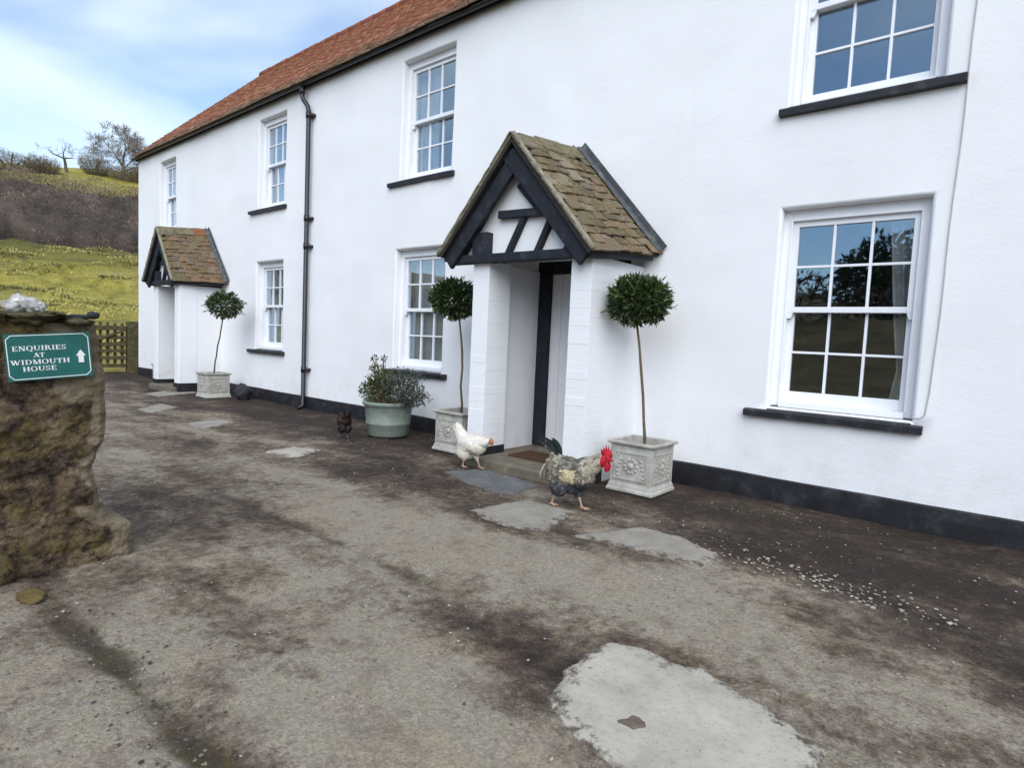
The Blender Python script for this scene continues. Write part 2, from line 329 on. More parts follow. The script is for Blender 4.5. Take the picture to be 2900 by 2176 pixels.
xs = axis(X0, X1, -6, 1.2, 0.05, 0.14); ys = axis(Y0, Y1, -5.3, 0.1, 0.05, 0.2)
ys = sorted(set(ys)); A1 = []; A2 = []; A3 = []
for y in ys:
    for x in xs:
        wob = 0.09*fbm(Vector((x*1.6, y*1.6, 2)), 5)
        pale = 0.0; moss = 0.0
        for bx, by, rx, ry, am in BLOBS:
            q = ((x-bx)/rx)**2+((y+wob-by)/ry)**2
            if q < 4: pale += am*math.exp(-q*1.3)
        seam = 0.0
        for sy, sx0, sx1, sw, am in SEAMS:
            if sx0-0.5 < x < sx1+0.5:
                dy = y-sy+0.9*wob
                s_ = am*max(0, min(1.15, .75+.9*fbm(Vector((x*2.3, sy*7, 3)), 3)))*math.exp(-(dy/sw)**2)*sstep(sx0-0.5, sx0+0.2, x)*sstep(sx1+0.5, sx1-0.2, x)
                seam = max(seam, s_)
        near = sstep(-1.5, -0.5, y)
        pale += 0.11-0.62*near-0.3*seam
        moss = 0.25*near+0.6*seam+0.3*fbm(Vector((x*0.9, y*0.9, 12)), 3)
        pale += 0.5*fbm(Vector((x*0.55, y*2.0, 21)), 4)
        flat_ = 0.0
        for pl_ in FLATS:
            if inpoly(x, y, pl_): flat_ = 1.0
        A1.append(pale); A2.append(moss); A3.append(seam)
        edge = sstep(-17.2, -19.4, x)
        z = 0.010*fbm(Vector((x*1.1, y*1.1, 0)), 4)+0.004*fbm(Vector((x*7, y*7, 3)), 2)-0.018*seam+0.006*pale-0.22*edge-0.2*sstep(-12, -13.5, y)
        z = z*(1-.75*flat_)-0.006
        ym.v.append((x, y, z))
nx = len(xs)
ym.f = [(j*nx+i, j*nx+i+1, (j+1)*nx+i+1, (j+1)*nx+i) for j in range(len(ys)-1) for i in range(nx-1)]
m, t, p = new_mat('yard_concrete')
at = t.nodes.new('ShaderNodeAttribute'); at.attribute_name = 'pale'; am_ = t.nodes.new('ShaderNodeAttribute'); am_.attribute_name = 'moss'
na = noise_n(t, 2.6, 5, 0.7); nb = noise_n(t, 15, 5, 0.72); nc = noise_n(t, 85, 4, 0.75); nd = noise_n(t, 7, 5, 0.7, dist=0.4)
f1 = mth(t, 'ADD', mth(t, 'MULTIPLY', at.outputs['Fac'], 1.35), mth(t, 'MULTIPLY', mth(t, 'SUBTRACT', na, 0.5), 2.6))
f1 = mth(t, 'ADD', f1, mth(t, 'MULTIPLY', mth(t, 'SUBTRACT', nb, 0.5), 2.0))
f1 = mth(t, 'ADD', f1, mth(t, 'MULTIPLY', mth(t, 'SUBTRACT', nc, 0.5), 1.0))
base = ramp(t, mth(t, 'ADD', mth(t, 'MULTIPLY', f1, 0.5), 0.5), [(0.12, (0.030,0.021,0.016)), (0.33, (0.062,0.045,0.034)), (0.49, (0.112,0.085,0.063)), (0.64, (0.190,0.153,0.116)), (0.84, (0.30,0.258,0.204))])
f2 = mth(t, 'ADD', am_.outputs['Fac'], mth(t, 'MULTIPLY', mth(t, 'SUBTRACT', nd, 0.5), 2.2))
hue = noise_n(t, 1.9, 4, 0.7); hue2 = noise_n(t, 11, 4, 0.7)
base = mixc(t, ramp(t, hue, [(0.38, 0.75), (0.52, 0)]), base, (1.03, 0.97, 0.88), 'MULTIPLY')
base = mixc(t, ramp(t, hue2, [(0.50, 0), (0.62, 0.8)]), base, (0.95, 0.98, 0.84), 'MULTIPLY')
base = mixc(t, ramp(t, hue2, [(0.30, 0.8), (0.46, 0)]), base, (0.62, 0.54, 0.52), 'MULTIPLY')
base = mixc(t, ramp(t, f2, [(0.35, 0), (0.85, 0.6)]), base, (0.055, 0.052, 0.018))
base = mixc(t, ramp(t, noise_n(t, 4, 4, 0.65), [(0.52, 0), (0.72, 0.5)]), base, (0.095, 0.055, 0.05))
vo = t.nodes.new('ShaderNodeTexVoronoi'); vo.inputs['Scale'].default_value = 100; vo.inputs['Randomness'].default_value = 1
tcv = t.nodes.new('ShaderNodeTexCoord'); t.links.new(tcv.outputs['Object'], vo.inputs['Vector'])
sx = t.nodes.new('ShaderNodeSeparateColor'); t.links.new(vo.outputs['Color'], sx.inputs[0])
base = mixc(t, 0.42, base, ramp(t, sx.outputs[0], [(0.0, (0.55,0.54,0.54)), (0.5, (0.95,0.95,0.95)), (1.0, (1.5,1.48,1.45))]), 'MULTIPLY')
asm = t.nodes.new('ShaderNodeAttribute'); asm.attribute_name = 'seam'
sf = mth(t, 'ADD', asm.outputs['Fac'], mth(t, 'MULTIPLY', mth(t, 'SUBTRACT', nb, 0.5), 2.4))
base = mixc(t, ramp(t, sf, [(0.35, 0), (0.85, 0.8)]), base, ramp(t, nd, [(0.35, (0.022,0.016,0.012)), (0.52, (0.060,0.044,0.030)), (0.66, (0.095,0.080,0.022))]))
sp_ = noise_n(t, 120, 3, 0.5)
base = mixc(t, ramp(t, sp_, [(0.68, 0), (0.73, 0.7)]), base, (0.30, 0.28, 0.25))
base = mixc(t, ramp(t, sp_, [(0.28, 0.6), (0.36, 0)]), base, (0.018, 0.016, 0.014))
t.links.new(base, p.inputs['Base Color'])
p.inputs['Specular IOR Level'].default_value = 0.25; p.inputs['Roughness'].default_value = 0.88
bump(t, p, mth(t, 'ADD', mth(t, 'ADD', mth(t, 'MULTIPLY', nc, 0.6), mth(t, 'MULTIPLY', sx.outputs[0], 0.35)), nb), 0.9, 0.014)
M['yard'] = m
yme = ym.mesh('yard', True)
for nm, arr in (('pale', A1), ('moss', A2), ('seam', A3)):
    a = yme.attributes.new(nm, 'FLOAT', 'POINT'); a.data.foreach_set('value', arr)
yard = tag(link('yard', yme, M['yard']), kind='structure')

def patch_mat(name, c, hi, dark):
    m, t, p = new_mat(name)
    a = noise_n(t, 5, 8, 0.65); b = noise_n(t, 40, 6, 0.7); d = noise_n(t, 130, 3, 0.5)
    col = ramp(t, a, [(0.3, tuple(x*0.75 for x in c)), (0.5, c), (0.7, hi)])
    col = mixc(t, ramp(t, b, [(0.30, 0.55), (0.45, 0)]), col, dark)
    col = mixc(t, ramp(t, d, [(0.28, 0.6), (0.36, 0)]), col, (0.05, 0.045, 0.04))
    e = t.nodes.new('ShaderNodeAttribute'); e.attribute_name = 'edge'
    ef = mth(t, 'ADD', e.outputs['Fac'], mth(t, 'MULTIPLY', mth(t, 'SUBTRACT', noise_n(t, 16, 6, 0.75), 0.5), 4.0))
    col = mixc(t, ramp(t, ef, [(0.5, 0), (1.05, 0.95)]), col, ramp(t, b, [(0.35, (0.045,0.034,0.026)), (0.6, (0.12,0.095,0.072))]))
    t.links.new(col, p.inputs['Base Color']); p.inputs['Roughness'].default_value = 0.85; p.inputs['Specular IOR Level'].default_value = 0.25
    bump(t, p, b, 0.5, 0.006); return m
M['patch'] = patch_mat('pale_concrete_patch', (0.40,0.365,0.305), (0.47,0.435,0.37), (0.29,0.255,0.205))
M['flag'] = patch_mat('grey_flagstone', (0.27,0.245,0.205), (0.34,0.31,0.265), (0.17,0.145,0.115))
M['flagblue'] = patch_mat('blue_grey_flagstone', (0.125,0.128,0.128), (0.18,0.185,0.185), (0.09,0.088,0.08))
M['worn'] = simple('worn_earth', (0.15,0.115,0.09), 0.9, 0.3, 30, 0.5, 0.006, 80, 0.1)
def seg_d(x, y, a, b):
    dx, dy = b[0]-a[0], b[1]-a[1]; k = max(0, min(1, ((x-a[0])*dx+(y-a[1])*dy)/(dx*dx+dy*dy)))
    return math.hypot(x-a[0]-k*dx, y-a[1]-k*dy)
def patch(name, poly, mat, z=0.0, cell=0.015, fall=0.045, amp=0.05):
    """A slab sunk in the yard: its crumbled rim dips under the dirt."""
    xs_ = [p_[0] for p_ in poly]; ys_ = [p_[1] for p_ in poly]
    nx_ = int((max(xs_)-min(xs_)+.16)/cell)+1; ny_ = int((max(ys_)-min(ys_)+.16)/cell)+1
    b = MB(); ed = []; keep = []
    for j in range(ny_+1):
        for i in range(nx_+1):
            x = min(xs_)-.08+i*cell; y = min(ys_)-.08+j*cell
            d = min(seg_d(x, y, poly[k], poly[(k+1)%len(poly)]) for k in range(len(poly)))
            if not inpoly(x, y, poly): d = -d
            d += amp*fbm(Vector((x*5, y*5, 1)), 5)*.55
            keep.append(d > -.012)
            b.v.append((x, y, z-0.013+0.0165*sstep(-.01, fall, d)+.0012*fbm(Vector((x*9, y*9, 2)), 3))); ed.append(1-d/.11)
    w_ = nx_+1
    fs = [(j*w_+i, j*w_+i+1, (j+1)*w_+i+1, (j+1)*w_+i) for j in range(ny_) for i in range(nx_)]
    b.f = [f for f in fs if all(keep[k] for k in f)]
    used = sorted({k for f in b.f for k in f}); mp_ = {k: n for n, k in enumerate(used)}
    b.v = [b.v[k] for k in used]; ed = [ed[k] for k in used]; b.f = [tuple(mp_[k] for k in f) for f in b.f]
    me = b.mesh(name, True); a = me.attributes.new('edge', 'FLOAT', 'POINT'); a.data.foreach_set('value', ed)
    return link(name, me, mat, yard)
for k_, nm_, mt_ in (('a','flagstone','flagblue'),('b','flagstone','flag'),('c','flagstone','flag'),('d','concrete_patch','patch'),('e','flagstone','flag'),('f','flagstone','flag'),('g','flagstone','patch'),('h','flagstone','flag')):
    patch(nm_, grow_poly(PATCH[k_], .045), M[mt_], 0.0, 0.015 if PATCH[k_][0][0] > -6 else 0.03)
# the hollow where the concrete has worn through is filled with earth
patch('worn_hollow', [(-0.905,-3.50),(-0.885,-3.445),(-0.835,-3.44),(-0.815,-3.475),(-0.845,-3.525)], M['worn'], 0.004, 0.006, 0.02, 0.06)

# loose stones
pb = MB(); rnd = []
def pebble(x, y, s, val=None):
    n0 = len(pb.v)
    rot = random.random()*6.28; ca, sa = math.cos(rot), math.sin(rot)
    fl = random.uniform(0.35, 0.7); el = random.uniform(0.6, 1)
    vs = [(1,0,0),(0,1,0),(-1,0,0),(0,-1,0),(0.7,0.7,0.5),(-0.7,0.7,0.5),(-0.7,-0.7,0.5),(0.7,-0.7,0.5),(0.1,0,1)]
    o = []
    for a, b, c in vs:
        a *= s*random.uniform(.75,1.2); b *= s*el*random.uniform(.75,1.2); c *= s*fl*1.3
        o.append((x+a*ca-b*sa, y+a*sa+b*ca, c-0.1*s+0.001))
    pb.add(o, [(0,4,7),(0,1,4),(1,5,4),(1,2,5),(2,6,5),(2,3,6),(3,7,6),(3,0,7),(4,5,8),(5,6,8),(6,7,8),(7,4,8)])
    rnd.extend([val if val is not None else (random.random() if s < .0065 else random.uniform(.55,1))]*9)
for i in range(330):
    u = random.random(); x = -1.36+1.2*u+random.gauss(0,.07); y = -1.62-0.12*u+random.gauss(0,.10)
    if random.random() < 0.35+0.65*math.exp(-((u-0.55)/0.28)**2): pebble(x, y, random.choice([.005,.007,.009,.011,.014]))
for i in range(3800):
    x = random.uniform(-7, 0.7); y = random.uniform(-5.0, -0.25)
    pebble(x, y, random.choice([.002,.0025,.003,.003,.004,.004,.005,.006,.008]))
for i in range(5500):
    y_ = -5.0+4.6*random.random()**1.6; pebble(random.uniform(-5.5, 0.5), y_, random.choice([.0018,.0022,.0028,.0035]), random.uniform(.05,.72))
for i in range(260):
    x = random.uniform(-3.4,-1.2); pebble(x, -4.5+random.gauss(0,.07), random.choice([.003,.004,.006,.008]), random.random()**2*.75)
for i in range(40): pebble(random.uniform(-2.4,-0.9), random.uniform(-1.6,-1.1), random.choice([.005,.007,.009]))
pm = pb.mesh('gravel'); a = pm.attributes.new('rnd', 'FLOAT', 'POINT'); a.data.foreach_set('value', rnd)
M['pebble'] = leaf_mat('loose_stones', (0.035,0.028,0.022), (0.15,0.125,0.098), (0.38,0.34,0.28), 0.8)
tag(link('gravel', pm, M['pebble']), 'loose pale stones scattered over the yard in front of the white wall', 'gravel', kind='stuff')

# ------------------------------------------------------------------ the cottage
cottage = tag(empty('cottage'), 'long white farmhouse with red tiled roof, sash windows and two gabled porches', 'house')
XL, XR = -16.1, 7.0
EAVE = 5.05; PITCH = 0.958; RIDGE_Y = 3.0
def roof_z(y): return 5.205+PITCH*y
# windows: x0, x1, sill level, head level
WIN = {'W1l':(-14.78,-13.92,0.86,2.38),'W1u':(-14.78,-13.92,3.27,4.77),'W2l':(-10.37,-9.46,0.87,2.39),'W2u':(-10.34,-9.45,3.29,4.81),
       'W3l':(-6.52,-5.57,0.78,2.37),'W3u':(-6.48,-5.52,3.27,4.81),'W4l':(-1.58,-0.567,0.775,2.40),'W4u':(-1.58,-0.567,3.20,4.81)}
DOORS = [(-4.09,-2.95,0.02,2.09),(-12.93,-11.75,0.02,2.05)]
OPEN = [v for v in WIN.values()]+DOORS
LIP = 0.022
holes = [(a-LIP, b+LIP, c-LIP, d+LIP) for a, b, c, d in WIN.values()]+[(a-LIP, b+LIP, c-0.02, d+LIP) for a, b, c, d in DOORS]
def cuts(lo, hi, extra, step):
    k = sorted(set([lo, hi]+[round(e, 4) for e in extra])); o = []
    for a, b in zip(k, k[1:]):
        n = max(1, int(math.ceil((b-a)/step)))
        o += [a+(b-a)*i/n for i in range(n)]
    return o+[hi]
cx = cuts(XL, XR, [h for q in holes for h in q[:2]], 0.13); cz = cuts(-0.1, EAVE, [h for q in holes for h in q[2:]], 0.13)
def wy(x, z): return 0.016*fbm(Vector((x*0.55, 0, z*0.55)), 3)+0.006*fbm(Vector((x*2.6, 5, z*2.6)), 3)
wm = MB(); idx = {}
def gv(x, z):
    k = (round(x, 4), round(z, 4))
    if k not in idx: idx[k] = len(wm.v); wm.v.append((x, wy(x, z), z))
    return idx[k]
for i in range(len(cx)-1):
    for j in range(len(cz)-1):
        mx_, mz_ = (cx[i]+cx[i+1])/2, (cz[j]+cz[j+1])/2
        if any(h[0] < mx_ < h[1] and h[2] < mz_ < h[3] for h in holes): continue
        wm.f.append((gv(cx[i],cz[j]), gv(cx[i+1],cz[j]), gv(cx[i+1],cz[j+1]), gv(cx[i],cz[j+1])))
for h in holes:
    bx = [v for v in cx if h[0]-1e-5 <= v <= h[1]+1e-5]; bz = [v for v in cz if h[2]-1e-5 <= v <= h[3]+1e-5]
    loop = [(v, bz[0]) for v in bx]+[(bx[-1], v) for v in bz[1:]]+[(v, bz[-1]) for v in bx[::-1][1:]]+[(bx[0], v) for v in bz[::-1][1:-1]]
    rings = [(0, 0), (LIP*0.5, 0.003), (LIP*0.87, 0.011), (LIP, 0.024), (LIP, 0.30)]
    prev = None
    for ins, dep in rings:
        ids = []
        for x, z in loop:
            if ins == 0: ids.append(gv(x, z)); continue
            nx_ = ins*((abs(x-bx[0]) < 1e-6)-(abs(x-bx[-1]) < 1e-6)); nz_ = ins*((abs(z-bz[0]) < 1e-6)-(abs(z-bz[-1]) < 1e-6))
            ids.append(len(wm.v)); wm.v.append((x+nx_, (wy(x, z) if dep < 0.1 else 0)+dep, z+nz_))
        if prev:
            n = len(ids); wm.f += [(prev[k], ids[k], ids[(k+1)%n], prev[(k+1)%n]) for k in range(n)]
        prev = ids
# gable ends, back wall, top
gz = roof_z(RIDGE_Y)-0.06
def quad(*vs): wm.add(vs, [tuple(range(len(vs)))])
quad((XL,0.0,-0.1),(XL,0.0,EAVE),(XL,RIDGE_Y,gz-0.1),(XL,6,EAVE),(XL,6,-0.1))
quad((XR,0.0,-0.1),(XR,6,-0.1),(XR,6,EAVE),(XR,RIDGE_Y,gz-0.1),(XR,0.0,EAVE))
quad((XL,6,-0.1),(XL,6,EAVE),(XR,6,EAVE),(XR,6,-0.1))
wme = wm.mesh('wall'); autosmooth(wme, 50)
link('wall', wme, M['wall'], cottage)
b = MB(); b.box(XL+.3, XR-.3, .34, 5.7, 0.0, 0.05); b.box(XL+.3, XR-.3, .34, 5.7, 2.75, 2.9); b.box(XL+.3, XR-.3, .34, 5.7, 4.95, 5.03)
for xx in (-13, -11.3, -8, -4.9, -2.4, 1.6): b.box(xx, xx+.12, .34, 5.7, .05, 2.75); b.box(xx, xx+.12, .34, 5.7, 2.9, 4.95)
b.box(XL+.3, XR-.3, 3.6, 3.75, .05, 4.95)
b.build('room_wall', M['room'], cottage)
# black plinth, interrupted by the porches
b = MB()
for x0, x1 in ((XL-.012,-13.05),(-11.6,-4.2),(-2.78,XR)):
    n = max(2, int((x1-x0)/0.25)); top = []
    prof = [(-0.1,-0.034),(0.10,-0.032),(0.178,-0.026),(0.192,0.012)]
    vs = []
    for i in range(n+1):
        x = x0+(x1-x0)*i/n; dz = 0.010*fbm(Vector((x*0.8, 3, 0)), 3); dy = 0.008*fbm(Vector((x*0.9, 9, 0)), 3)
        vs += [(x, y+dy+wy(x, z), z+(dz if z > 0.15 else 0)) for z, y in prof]
    k = len(prof)
    b.add(vs, [(i*k+j, (i+1)*k+j, (i+1)*k+j+1, i*k+j+1) for i in range(n) for j in range(k-1)])
    b.add(vs[:k]+[(x0,0.02,-0.1)], [tuple(range(k+1))]); b.add(vs[-k:]+[(x1,0.02,-0.1)], [tuple(range(k, -1, -1))])
b.build('plinth', M['black'], cottage)

# main roof
rf = MB()
y0 = -0.11; z0 = roof_z(y0)-0.055; zr = roof_z(RIDGE_Y)-0.055
rf.prism([(0,0),(1,0),(1,1)], 0, 0) if False else None
xa, xb = XL-0.06, XR+0.15
rf.add([(xa,y0,z0),(xb,y0,z0),(xb,RIDGE_Y,zr),(xa,RIDGE_Y,zr),(xa,6-y0,z0),(xb,6-y0,z0),(xa,y0,z0-.03),(xb,y0,z0-.03),(xb,RIDGE_Y,zr-.09),(xa,RIDGE_Y,zr-.09),(xa,6-y0,z0-.03),(xb,6-y0,z0-.03)],
       [(0,1,2,3),(3,2,5,4),(7,6,9,8),(8,9,10,11),(6,7,1,0),(10,4,5,11),(6,0,3,9),(9,3,4,10),(1,7,8,2),(2,8,11,5)])
roof = rf.build('roof', M['soffit'], cottage)
tm = MB(); rv = []
sl_ = math.hypot(RIDGE_Y-y0, zr-z0); cosp = (RIDGE_Y-y0)/sl_; sinp = (zr-z0)/sl_
def roof_pt(x, s, h):   # s along the slope from the eaves, h above the slope
    return (x, y0+s*cosp-h*sinp, z0+s*sinp+h*cosp)
EXPO = 0.115; TW = 0.185; ncs = int(sl_/EXPO)
for r_ in range(-1, ncs):
    s0 = r_*EXPO+0.06; off = (r_%2)*TW/2+random.uniform(-.01,.01)
    n = int((xb-xa)/TW)+1
    for i in range(n+1):
        x = xa+i*TW-off; xe = x+TW-0.006
        x = max(x, xa-.02); xe = min(xe, xb+.02)
        if xe-x < 0.03: continue
        sag = -0.012*math.sin((x-xa)/3.1)+0.012*fbm(Vector((x*.35, s0*.4, 0)), 2)+.012
        h0 = 0.015+random.uniform(0,.006)+sag+.02; h1 = 0.004+sag+.02; j = random.uniform(-.012,.012); L_ = EXPO*1.55
        tl = random.uniform(-.006,.006)
        tl *= .6
        vs = [roof_pt(x,s0+j,h0+tl),roof_pt(xe,s0+j,h0-tl),roof_pt(xe,s0+L_,h1),roof_pt(x,s0+L_,h1),roof_pt(x,s0+j,h0-.016),roof_pt(xe,s0+j,h0-.016)]
        tm.add(vs, [(0,1,2,3),(4,5,1,0),(4,0,3),(5,2,1)]); rv += [random.random()]*6
me = tm.mesh('roof_tiles'); a = me.attributes.new('rnd','FLOAT','POINT'); a.data.foreach_set('value', rv)
o = link('roof_tiles', me, M['rooftile'], roof); o['kind'] = 'stuff'
rt = MB(); rt.tube([(0,0,0),(0.44,0,0.0),(0.45,0,0.0)], [0.115,0.125,0.125], 10)
rtm = rt.mesh('ridge_tile', True); rtm.materials.append(simple('ridge_tile_clay', (0.24,0.085,0.05), 0.9, 0.3, 3, 0.5, 0.01, 30, 0.2))
i = 0; x = xa
while x < xb-.4:
    o = link('ridge_tile', rtm, None, roof); o.location = (x, RIDGE_Y, zr-0.015-0.012*math.sin((x-xa)/3.1)+random.uniform(-.008,.008)); x += 0.45
# gutter, fascia, downpipe
g = MB(); n = 9
for i in range(n):
    a0 = math.pi+math.pi*i/n; a1 = math.pi+math.pi*(i+1)/n
    for ra, rb in ((0.038,0.034),):
        gy, gzz = -0.105, 5.035
        q = [(gy+ra*math.cos(a0), gzz+ra*math.sin(a0)), (gy+ra*math.cos(a1), gzz+ra*math.sin(a1)), (gy+rb*math.cos(a1), gzz+rb*math.sin(a1)), (gy+rb*math.cos(a0), gzz+rb*math.sin(a0))]
        g.add([(xa, *c_) for c_ in q]+[(xb, *c_) for c_ in q], [(0,1,5,4),(3,7,6,2),(0,4,7,3),(1,2,6,5),(0,3,2,1),(4,5,6,7)])
g.build('gutter', M['pipe'], cottage)
b = MB(); b.box(xa+.02, xb-.02, -0.058, -0.03, 4.99, 5.06); b.box(xa+.02, xb-.02, -0.03, 0.05, 5.02, 5.045); b.build('fascia', M['soffit'], cottage)
b = MB()
b.tube([(-8.79,-.105,5.0),(-8.79,-.105,4.86),(-8.775,-.10,4.80),(-8.67,-.08,4.68),(-8.645,-.075,4.60),(-8.645,-.075,0.05),(-8.645,-.16,0.0)], 0.035, 12)
dp = b.build('downpipe', M['pipe'], cottage, True)
for z in (4.92, 4.54, 2.98, 2.55, 0.62):
    b = MB(); b.tube([(-8.645 if z < 4.8 else -8.79, -.075 if z < 4.8 else -.105, z-.045), (-8.645 if z < 4.8 else -8.79, -.075 if z < 4.8 else -.105, z+.045)], 0.044, 12)
    if z < 4.8: b.box(-8.73,-8.56,-.07,.0,z-.02,z+.02)
    b.build('pipe_collar', M['pipe'], dp, True)
b = MB(); pts = [(-0.417,-0.006,4.95)]+[(-0.417-0.057*(3.668-z)/2.86+0.004*math.sin(z*5), -0.009+wy(-.44,z), z) for z in [4.6-0.19*i for i in range(20)]]+[(-0.49,-0.006,0.83),(-0.52,-0.006,0.80),(-0.60,0.0,0.795)]
b.tube(pts, 0.0045, 6); b.build('telephone_cable', simple('cable_grey', (0.5,0.5,0.5), 0.6, 0.1, 5, 0), cottage, True)

# sash windows
def curtain_mesh(x0, x1, x1b, z0, z1, y, gath):
    b = MB(); nx_, nz_ = 26, 14
    for j in range(nz_+1):
        tz = j/nz_; z = z0+(z1-z0)*tz
        wdt = (x1b-x0)+((x1-x0)-(x1b-x0))*(abs(tz-gath)**0.8)
        for i in range(nx_+1):
            u = i/nx_; b.v.append((x0+wdt*u, y+0.018*math.sin(u*24)+0.01*math.sin(u*9+tz*3), z))
    b.f = [(j*(nx_+1)+i, j*(nx_+1)+i+1, (j+1)*(nx_+1)+i+1, (j+1)*(nx_+1)+i) for j in range(nz_) for i in range(nx_)]
    return b.mesh('curtain', True)
pane_cache = {}
def sash_window(key, sill_z, sill_x0, sill_x1, curt):
    x0, x1, zb, zt = WIN[key]
    fw, ft, fb = 0.062, 0.085, 0.05
    f = MB()
    ya, yb = 0.098, 0.235
    f.box(x0-.02, x0+fw, ya, yb, zb-.02, zt+.02); f.box(x1-fw, x1+.02, ya, yb, zb-.02, zt+.02)
    f.box(x0+fw, x1-fw, ya+.001, yb, zt-ft, zt+.02); f.box(x0+fw, x1-fw, ya-.03, yb, zb-.02, zb+fb)
    # staff beads on the box frame
    f.box(x0+fw-.012, x0+fw+.004, ya-.006, ya+.02, zb+fb, zt-ft+.004); f.box(x1-fw-.004, x1-fw+.012, ya-.006, ya+.02, zb+fb, zt-ft+.004); f.box(x0+fw-.012, x1-fw+.012, ya-.007, ya+.02, zt-ft-.004, zt-ft+.012)
    win = f.build('window', M['wood'], cottage, bevel=0.003)
    ix0, ix1, iz0, iz1 = x0+fw, x1-fw, zb+fb, zt-ft
    mid = (iz0+iz1)/2+0.02
    st = 0.047; barw = 0.019
    for nm, yf, z0_, z1_, rb, rt_ in (('upper_sash', 0.122, mid-.022, iz1, 0.045, 0.05), ('lower_sash', 0.170, iz0, mid+.022, 0.085, 0.045)):
        s = MB(); d = 0.040
        s.box(ix0, ix0+st, yf, yf+d, z0_, z1_); s.box(ix1-st, ix1, yf, yf+d, z0_, z1_)
        s.box(ix0+st, ix1-st, yf+.001, yf+d, z1_-rt_, z1_); s.box(ix0+st, ix1-st, yf+.001, yf+d, z0_, z0_+rb)
        gx0, gx1, gz0, gz1 = ix0+st, ix1-st, z0_+rb, z1_-rt_
        for k in (1, 2):
            xm = gx0+(gx1-gx0)*k/3; s.box(xm-barw/2, xm+barw/2, yf+.004, yf+d-.004, gz0, gz1)
        zm = (gz0+gz1)/2
        for k in range(3):
            pa = gx0+(gx1-gx0)*k/3+(barw/2 if k else 0); pb_ = gx0+(gx1-gx0)*(k+1)/3-(barw/2 if k < 2 else 0)
            s.box(pa, pb_, yf+.005, yf+d-.005, zm-barw/2, zm+barw/2)
        if nm == 'upper_sash':       # horns under the meeting rail
            for xa_, xb_ in ((ix0, ix0+st), (ix1-st, ix1)):
                s.prism([(xa_, z0_), (xb_, z0_), (xb_-(.018 if xa_ == ix0 else 0), z0_-.05), (xa_+(.018 if xa_ != ix0 else 0), z0_-.05)], yf+.002, yf+d-.002)
        s.build(nm, M['wood'], win, bevel=0.002)
        for k in range(3):
            for q in range(2):
                pa = gx0+(gx1-gx0)*k/3; pb_ = gx0+(gx1-gx0)*(k+1)/3
                za = gz0 if q == 0 else zm; zb_ = zm if q == 0 else gz1
                cxp, czp = (pa+pb_)/2, (za+zb_)/2; hw, hh = (pb_-pa)/2-.004, (zb_-za)/2-.004
                kk = (round(hw, 3), round(hh, 3))
                if kk not in pane_cache:
                    pbm = MB(); pbm.box(-hw, hw, -.002, .002, -hh, hh); pane_cache[kk] = pbm.mesh('pane'); pane_cache[kk].materials.append(M['glass'])
                o = link('pane', pane_cache[kk], None, win); o.location = (cxp, yf+d*0.55, czp); o.rotation_euler = (random.gauss(0,.003), 0, random.gauss(0,.004))
    # slate sill with lugs
    s = MB()
    th = 0.062
    poly = []
    n = 16
    vs = []
    for i in range(n+1):
        x = sill_x0+(sill_x1-sill_x0)*i/n; w1 = 0.006*fbm(Vector((x*6, sill_z, 0)), 3)
        lug = x < x0+.001 or x > x1-.001
        vs += [(x, 0.01, sill_z), (x, -0.058+w1, sill_z+.004+w1*.6), (x, -0.062+w1, sill_z+th-.012), (x, -0.045+w1, sill_z+th+w1*.4), (x, 0.02, sill_z+th+.004)]
    k = 5
    s.add(vs, [(i*k+j, (i+1)*k+j, (i+1)*k+j+1, i*k+j+1) for i in range(n) for j in range(k-1)]+[tuple(range(k-1,-1,-1)), tuple(range(n*k, n*k+k))])
    s.prism([(0,0),(1,0),(1,1)], 0, 0) if False else None
    zt0 = sill_z+th
    s.add([(x0+.002,-0.045,zt0-.01),(x1-.002,-0.045,zt0-.01),(x1-.002,0.10,zt0-.01),(x0+.002,0.10,zt0-.01),(x0+.002,-0.044,zt0+.003),(x1-.002,-0.044,zt0+.003),(x1-.002,0.10,zb+.012),(x0+.002,0.10,zb+.012)],
          [(3,2,1,0),(4,5,6,7),(0,1,5,4),(1,2,6,5),(2,3,7,6),(3,0,4,7)])
    s.build('sill', M['slate'], win)
    if curt:
        for side in curt:
            if side == 'R': me_ = curtain_mesh(x1+.02, x1-.31, x1-.15, zb+.02, zt-.02, 0.245, 0.22)
            elif side == 'N': me_ = curtain_mesh(x0-.02, x1+.02, x1+.02, zb+.02, zt-.02, 0.262, 0.5)
            elif side == 'H': me_ = curtain_mesh(x0-.02, x0+.50, x0+.46, zb+.02, zt-.02, 0.262, 0.5)
            else: me_ = curtain_mesh(x0-.02, x0+.26, x0+.17, zb+.02, zt-.02, 0.30, 0.3)
            link('curtain', me_, M['curtain'], win)
    return win
sash_window('W1l', 0.79, -14.93, -13.77, 'L'); sash_window('W1u', 3.20, -14.93, -13.77, 'L')
sash_window('W2l', 0.80, -10.59, -9.37, 'H'); sash_window('W2u', 3.225, -10.6, -9.37, 'H')
sash_window('W3l', 0.70, -6.69, -5.45, 'N'); sash_window('W3u', 3.20, -6.69, -5.44, 'H')
sash_window('W4l', 0.686, -1.757, -0.494, 'R'); sash_window('W4u', 3.13, -1.65, -0.43, '')

